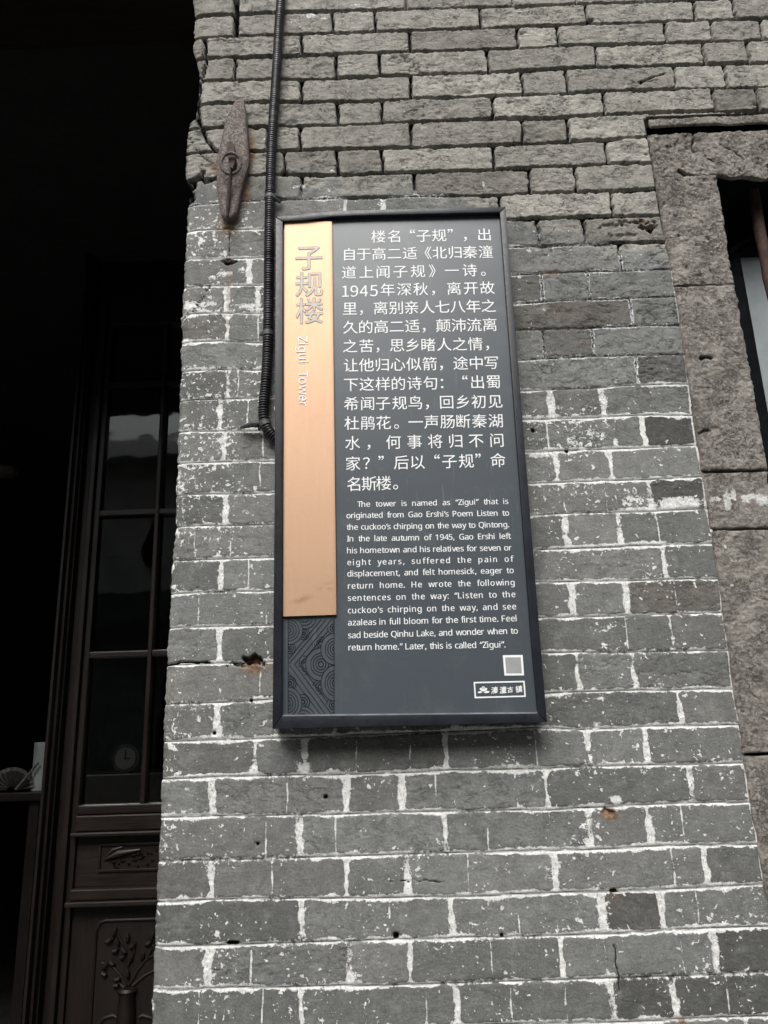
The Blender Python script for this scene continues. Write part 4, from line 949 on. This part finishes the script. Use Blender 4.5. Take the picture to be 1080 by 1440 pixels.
clip(379.5, 278, [(.020, -.008, .004), (.024, .003, .0035)]); clip(377, 470, [(-.016, .002, .004)]); clip(373, 596, [(-.03, -.002, .0035), (-.045, -.003, .005), (-.012, -.008, .005)])

# ------------------------------------------------------------------ wrought iron wall anchor
an0 = W(325, 230)
anc = empty('wall_anchor', (an0[0], 0, an0[2]), 'rusty pointed iron wall anchor with ring and hanging pin beside the conduit', 'wall anchor')
out = [(331,141.5),(337,139.5),(343.5,142.6),(346.5,163),(349,195),(350.5,227),(347.5,240),(343.5,251),(339,270),(336.5,284),(334,299),(327,306),(318,309),(311,302),(307.5,281),(305.5,255),(304.4,229),(309,207),(314,186),(318.5,168),(325,152)]
def anchor_plate():
    bm = bmesh.new(); y = -.016
    P = [S(*p, y) for p in out]; c = np.mean(np.array(P), 0)
    n = len(P)
    vs = []
    rings = [(1.0, .012), (1.0, -.0005), (.94, -.0022), (.72, -.0038), (.42, -.0044), (.15, -.0046)]
    V = []; Fc = []
    cc = [(S(336, 141, y)[0], P[0][1])]
    for (k, dy) in rings:
        for p in P:
            zt = np.clip((p[1] - P[12][1]) / (P[1][1] - P[12][1]), 0, 1)
            ax_c = np.array([S(319 + 19 * zt, 300 - 150 * zt, y)[0], p[1] * .86 + c[1] * .14])
            q = ax_c + (np.array(p) - ax_c) * k; V.append((q[0] + random.uniform(-.0004, .0004), y + dy - .006 * zt * (1 - zt) + random.uniform(-.0003, .0003), q[1]))
    for r in range(len(rings) - 1):
        for k in range(n): k2 = (k + 1) % n; Fc.append((r * n + k, r * n + k2, (r + 1) * n + k2, (r + 1) * n + k))
    Fc.append(tuple((len(rings) - 1) * n + k for k in range(n)))
    mb = MB().add(V, Fc); return mb.build('plate', M['iron'], anc, True)
anchor_plate()
y_ = -.030
MB().prism([S(320.5,203,y_), S(326.5,201,y_), S(330,206,y_), S(332,228,y_), S(328,240,y_), S(324,238,y_), S(321,222,y_)], y_ - .006, -.012, .001).build('staple', M['iron_dark'], anc)
rc = W(324.8, 230, y_ - .010); rad = .0195
MB().tube([(rc[0] + rad * math.cos(a), rc[1] - .003 * math.sin(a), rc[2] + rad * 1.12 * math.sin(a)) for a in [2 * math.pi * k / 30 for k in range(31)]], .0032, 8, False).build('ring', M['iron'], anc, True)
MB().tube([W(325.5, 242, y_ - .010), W(324, 250, -.034), W(321.5, 275, -.028), W(319.5, 304, -.020)], [.0030, .0040, .0042, .0026], 8).build('hanging_pin', M['iron_dark'], anc, True)

# ------------------------------------------------------------------ the doorway: post, leaf, beam
def D(px, py, y=DY): p = W(px, py, y); return p[0], p[2]
FLOOR = .10
xp0 = D(49, 1432)[0]; xp1 = D(92, 1044)[0]
post = empty('door_post', (xp0, DY, FLOOR), 'dark timber door post standing left of the glazed door leaf', 'door post')
pm = MB(); wpost = xp1 - xp0
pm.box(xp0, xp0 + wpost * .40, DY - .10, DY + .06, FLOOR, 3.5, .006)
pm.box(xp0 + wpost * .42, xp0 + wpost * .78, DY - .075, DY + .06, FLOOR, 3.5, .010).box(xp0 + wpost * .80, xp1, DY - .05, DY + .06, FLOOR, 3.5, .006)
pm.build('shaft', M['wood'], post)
xl0 = xp1 + .002
xg0 = D(128, 924)[0]; xm0 = D(209, 945)[0]; xm1 = D(215.5, 940)[0]
pw_ = xm0 - xg0; xg1 = xm1 + pw_; xl1 = xg1 + (xg0 - xl0)
leaf = empty('door_leaf', (xl0, DY, FLOOR), 'dark wooden door leaf with glass panes above carved panels, in shade', 'door')
zb = FLOOR + .02; zt = 3.3
zr1 = D(140, 724)[1]; zr2 = D(133, 922)[1]; zgb = D(122, 1141)[1]; zm1 = D(105, 1162)[1]; zw0 = D(109, 1175)[1]; zw1 = D(101, 1246)[1]; zm2 = D(97, 1258)[1]; zl = D(108, 1272)[1]
st = MB()
for k, (a, b, yy) in enumerate(((0, .34, -.02), (.36, .66, -.035), (.68, 1.0, -.018))):
    w_ = xg0 - xl0
    st.box(xl0 + w_ * a, xl0 + w_ * b, DY + yy, DY + .04, zb, zt, .004); st.box(xl1 - w_ * b, xl1 - w_ * a, DY + yy, DY + .04, zb, zt, .004)
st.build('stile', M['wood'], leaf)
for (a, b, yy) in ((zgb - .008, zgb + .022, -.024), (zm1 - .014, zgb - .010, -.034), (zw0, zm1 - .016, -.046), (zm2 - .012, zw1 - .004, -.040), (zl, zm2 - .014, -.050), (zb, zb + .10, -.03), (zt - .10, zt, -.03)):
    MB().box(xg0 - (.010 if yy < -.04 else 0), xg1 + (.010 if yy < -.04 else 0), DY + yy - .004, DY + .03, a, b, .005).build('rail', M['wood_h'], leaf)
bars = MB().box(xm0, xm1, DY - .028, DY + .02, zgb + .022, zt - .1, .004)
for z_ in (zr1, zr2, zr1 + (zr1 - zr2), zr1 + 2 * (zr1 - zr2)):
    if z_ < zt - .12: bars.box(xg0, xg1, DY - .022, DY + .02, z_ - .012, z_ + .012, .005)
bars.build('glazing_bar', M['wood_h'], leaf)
zz = [zgb + .022, zr2, zr1, zr1 + (zr1 - zr2), zt - .1]
for i in range(len(zz) - 1):
    for (a, b) in ((xg0, xm0), (xm1, xg1)):
        t_ = random.uniform(-.004, .004)
        MB().add([(a, DY + .004 + t_, zz[i]), (b, DY + .004 - t_, zz[i]), (b, DY + .004 - t_ * .4, zz[i + 1]), (a, DY + .004 + t_ * .6, zz[i + 1])], [(0, 1, 2, 3)]).build('pane', M['glass'], leaf)
wp = MB().box(xg0, xg1, DY - .006, DY + .02, zw1 - .004, zw0, .003).build('waist_panel', M['wood_h'], leaf)
cf = MB(); x0c, z0c = D(141, 1186); x1c, z1c = xg1 - (x0c - xg0), D(139, 1226)[1]
for (a, b, c, d_) in ((x0c, x1c, z0c - .008, z0c), (x0c, x1c, z1c, z1c + .008), (x0c, x0c + .008, z1c + .008, z0c - .008), (x1c - .008, x1c, z1c + .008, z0c - .008)): cf.box(a, b, DY - .013, DY - .0055, c, d_, .002)
rr_ = random.Random(11)
cf.tube([(x0c + .02, DY - .010, z0c - .05), (x0c + .07, DY - .013, z0c - .03), (x0c + .14, DY - .010, z0c - .022)], [.004, .012, .004], 8)
cf.tube([(x0c + .02, DY - .010, z0c - .045), (x0c + .05, DY - .012, z0c - .02), (x0c + .08, DY - .010, z0c - .012)], [.003, .008, .003], 8)
for k in range(46):
    x_ = rr_.uniform(x0c + .02, x1c - .02); z_ = rr_.uniform(z1c + .012, z0c - .025); L_ = rr_.uniform(.006, .024); a = rr_.uniform(-.25, .25)
    cf.tube([(x_, DY - .007, z_), (x_ + L_ * .5 * math.cos(a), DY - .0115, z_ + L_ * .5 * math.sin(a)), (x_ + L_ * math.cos(a), DY - .007, z_ + L_ * math.sin(a))], [.0008, .0034, .0008], 6)
cf.build('carving', M['wood_h'], wp, True)
lp = MB().box(xg0, xg1, DY - .004, DY + .02, zb + .10, zl, .003).build('lower_panel', M['wood'], leaf)
xi0, zi0 = D(137, 1294); xi1 = xg1 - (xi0 - xg0); cv = MB()
cv.tube([(xi0, DY - .005, zb + .2), (xi0, DY - .005, zi0 - .03), (xi0 + .012, DY - .005, zi0 - .006), (xi0 + .03, DY - .005, zi0), (xi1 - .03, DY - .005, zi0), (xi1, DY - .005, zi0 - .03), (xi1, DY - .005, zb + .2)], .006, 8)
def LD(x, y): p = D(x / 2.88, 940 + y / 2.88); return (p[0], DY - .005, p[1])
vx = LD(520, 1290)
def profile_tube(c, prof): cv.tube([(c[0], DY - .004, c[2] - h) for (r, h) in prof], [r for (r, h) in prof], 14)
profile_tube(vx, [(.030, 0), (.034, .008), (.026, .02), (.030, .06), (.034, .14), (.030, .20), (.034, .25)])
for P in ([(510,1285),(490,1240),(455,1200),(415,1190)],[(520,1280),(515,1200),(500,1120),(470,1050)],[(525,1280),(560,1220),(590,1180),(640,1150)],[(540,1282),(590,1240),(650,1210)],[(505,1290),(480,1270),(470,1260)],[(520,1200),(545,1150),(550,1100)],[(600,1170),(620,1120),(625,1080)]):
    cv.tube([LD(*p) for p in P], [.006] + [.0045] * (len(P) - 2) + [.003], 8)
for (x, y, a, L) in [(468,1065,1.3,16),(445,1100,.4,16),(480,1105,1.9,13),(520,1090,1.5,16),(540,1120,.6,15),(505,1140,2.4,16),(470,1140,.2,14),(455,1190,2.6,16),(430,1200,.9,14),(425,1235,-.4,14),(480,1255,.2,16),(520,1235,1.8,16),(500,1165,.5,13),(620,1080,1.2,16),(605,1110,.4,16),(630,1130,2.2,16),(580,1165,1.2,13),(640,1190,.5,14),(475,1280,.1,15),(535,1170,1.1,14)]:
    c = LD(x, y); k = (D(100, 1300)[0] - D(99, 1300)[0]) / 2.88 * 1.25
    u = np.array([math.cos(a), 0, math.sin(a)]) * L * k; c = np.array(c)
    cv.tube([c - u, c - u * .4 + np.array([0, -.006, 0]), c + u * .3 + np.array([0, -.006, 0]), c + u], [.001, .0068, .0078, .001], 8)
for s_ in (-1, 1): cv.tube([LD(520 + s_ * 120, 1440), LD(520 + s_ * 95, 1412), LD(520 + s_ * 60, 1402), LD(520 + s_ * 45, 1410)], .006, 8)
cv.build('carving', M['wood'], lp, True)
zbm = D(150, 152, 1.2)[1]
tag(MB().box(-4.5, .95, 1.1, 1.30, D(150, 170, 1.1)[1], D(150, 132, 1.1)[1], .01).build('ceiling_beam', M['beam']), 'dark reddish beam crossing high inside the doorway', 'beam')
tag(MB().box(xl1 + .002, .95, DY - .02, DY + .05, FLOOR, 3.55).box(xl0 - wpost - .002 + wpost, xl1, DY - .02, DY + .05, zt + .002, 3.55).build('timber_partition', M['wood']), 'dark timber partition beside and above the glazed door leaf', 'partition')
# things in the dark room behind
TYD = 2.6
tx0, ttop = D(-40, 1112, TYD)[0], D(50, 1112, TYD)[1]
tb = empty('table', (tx0 + .3, TYD + .1, FLOOR), 'dark table in the unlit room left of the door post', 'table')
MB().box(tx0 - .5, D(95, 1112, TYD)[0], TYD - .08, TYD + .5, ttop - .04, ttop, .006).build('top', M['wood_h'], tb)
for (a, b) in ((tx0 - .46, TYD - .04), (tx0 + .30, TYD - .04), (tx0 - .46, TYD + .42), (tx0 + .30, TYD + .42)): MB().box(a, a + .05, b, b + .05, FLOOR, ttop - .042, .004).build('leg', M['wood'], tb)
pc = D(58, 1108, TYD + .02); rpot = (D(72, 1080, TYD)[0] - D(44, 1080, TYD)[0]) / 2; hp = D(57, 1044, TYD)[1] - ttop
pot = MB().lathe((pc[0], TYD + .02, ttop + .001), [(0, 0), (rpot * .96, 0), (rpot, .006), (rpot * .97, hp * .5), (rpot, hp), (rpot * .93, hp), (rpot * .9, hp * .3), (0, hp * .3)])
tag(pot.build('brush_pot', M['ceramic'], None, True), 'pale porcelain cylinder pot standing on the dark table', 'pot')
fc = D(15, 1108, TYD - .03); R0 = (D(45, 1090, TYD)[0] - D(15, 1090, TYD)[0]) * 1.1
fan = empty('folding_fan', (fc[0], TYD - .03, ttop), 'open dark folding fan with pale patterned rim on the table', 'fan')
fb = MB(); fr_ = MB()
for k in range(24):
    a0, a1 = math.pi * (.04 + .92 * k / 24), math.pi * (.04 + .92 * (k + 1) / 24); dy = .006 * (k % 2)
    def fp(r, a, d): return (fc[0] + r * math.cos(a), TYD - .03 + d, ttop + .004 + r * math.sin(a) * .95)
    fb.add([fp(.02, a0, dy), fp(R0 * .84, a0, dy), fp(R0 * .84, a1, .006 - dy), fp(.02, a1, .006 - dy)], [(0, 1, 2, 3)])
    fr_.add([fp(R0 * .845, a0, dy), fp(R0, a0, dy), fp(R0, a1, .006 - dy), fp(R0 * .845, a1, .006 - dy)], [(0, 1, 2, 3)])
fb.build('leaf_paper', M['fan'], fan); fr_.build('rim', M['fan_rim'], fan)
MB().tube([D(23, 1098, TYD - .06)[:1] + (TYD - .06, ttop + .012), D(53, 1072, TYD - .06)[:1] + (TYD - .05, D(53, 1072, TYD)[1])], .006, 8).build('guard_stick', M['fan_rim'], fan, True)
lc = D(4, 663, 3.0)
lamp = empty('ceiling_lamp', (lc[0], 3.0, lc[1]), 'unlit pale round lamp hanging in the dark room at upper left', 'lamp')
MB().lathe((lc[0], 3.0, lc[1]), [(.02, .03), (.07, .028), (.085, .012), (.085, -.006), (.07, -.022), (.03, -.028), (0, -.028)]).build('shade', M['fan_rim'], lamp, True)
MB().tube([(lc[0], 3.0, lc[1] + .03), (lc[0], 3.0, 3.55)], .004, 6).build('cord', M['conduit'], lamp)
kc = D(181, 1066, 2.3)
ck = empty('clock', (kc[0], 2.3, kc[1]), 'small round clock with pale dial seen through the lowest glass pane', 'clock')
MB().tube([(kc[0], 2.30, kc[1]), (kc[0], 2.26, kc[1])], .060, 28).build('case', M['wood'], ck, True); MB().tube([(kc[0], 2.259, kc[1]), (kc[0], 2.255, kc[1])], .046, 28).build('dial', M['brass'], ck, True)
MB().box(kc[0] - .002, kc[0] + .002, 2.251, 2.2545, kc[1] - .005, kc[1] + .034).box(kc[0] - .004, kc[0] + .022, 2.2475, 2.2505, kc[1] - .002, kc[1] + .002).build('hand', M['sashpaint'], ck)
tag(MB().box(kc[0] - .25, kc[0] + .4, 2.22, 2.6, FLOOR, kc[1] - .062, .006).build('cabinet', M['wood']), 'dark wooden cabinet behind the door glass carrying the clock', 'cabinet')

# ------------------------------------------------------------------ the house across the lane (mirrored in glass and paint)
ho = empty('house', (0, -6.5, 0), 'two storey grey and white house with tiled roofs across the lane', 'house')
MB().box(-11, 11, -9.5, -6.5, 0, 3.1).build('lower_wall', M['greywall'], ho)
MB().box(-11, 11, -9.5, -6.6, 3.1, 5.6).build('upper_wall', M['plaster'], ho)
MB().add([(-11.5, -6.0, 5.35), (11.5, -6.0, 5.35), (11.5, -9.2, 6.9), (-11.5, -9.2, 6.9), (-11.5, -6.0, 5.47), (11.5, -6.0, 5.47), (11.5, -9.2, 7.04), (-11.5, -9.2, 7.04)],
         [(0, 3, 2, 1), (4, 5, 6, 7), (0, 1, 5, 4), (1, 2, 6, 5), (2, 3, 7, 6), (3, 0, 4, 7)]).build('roof', M['tile'], ho)
MB().add([(-11.5, -5.6, 2.95), (11.5, -5.6, 2.95), (11.5, -6.59, 3.5), (-11.5, -6.59, 3.5), (-11.5, -5.6, 3.05), (11.5, -5.6, 3.05), (11.5, -6.59, 3.6), (-11.5, -6.59, 3.6)],
         [(0, 3, 2, 1), (4, 5, 6, 7), (0, 1, 5, 4), (1, 2, 6, 5), (2, 3, 7, 6), (3, 0, 4, 7)]).build('awning_roof', M['tile'], ho)
for (z0, z1, yy) in ((.9, 2.4, -6.5), (3.9, 5.0, -6.6)):
    for x_ in (-8.4, -5.6, -2.6, .6, 3.6, 7.0):
        w_ = MB().box(x_ - .65, x_ + .65, yy + .01, yy + .10, z0, z1, .01).build('window', M['wood'], ho)
        MB().box(x_ - .55, x_ + .55, yy + .101, yy + .11, z0 + .1, z1 - .1).build('pane', M['sashpaint'], w_)
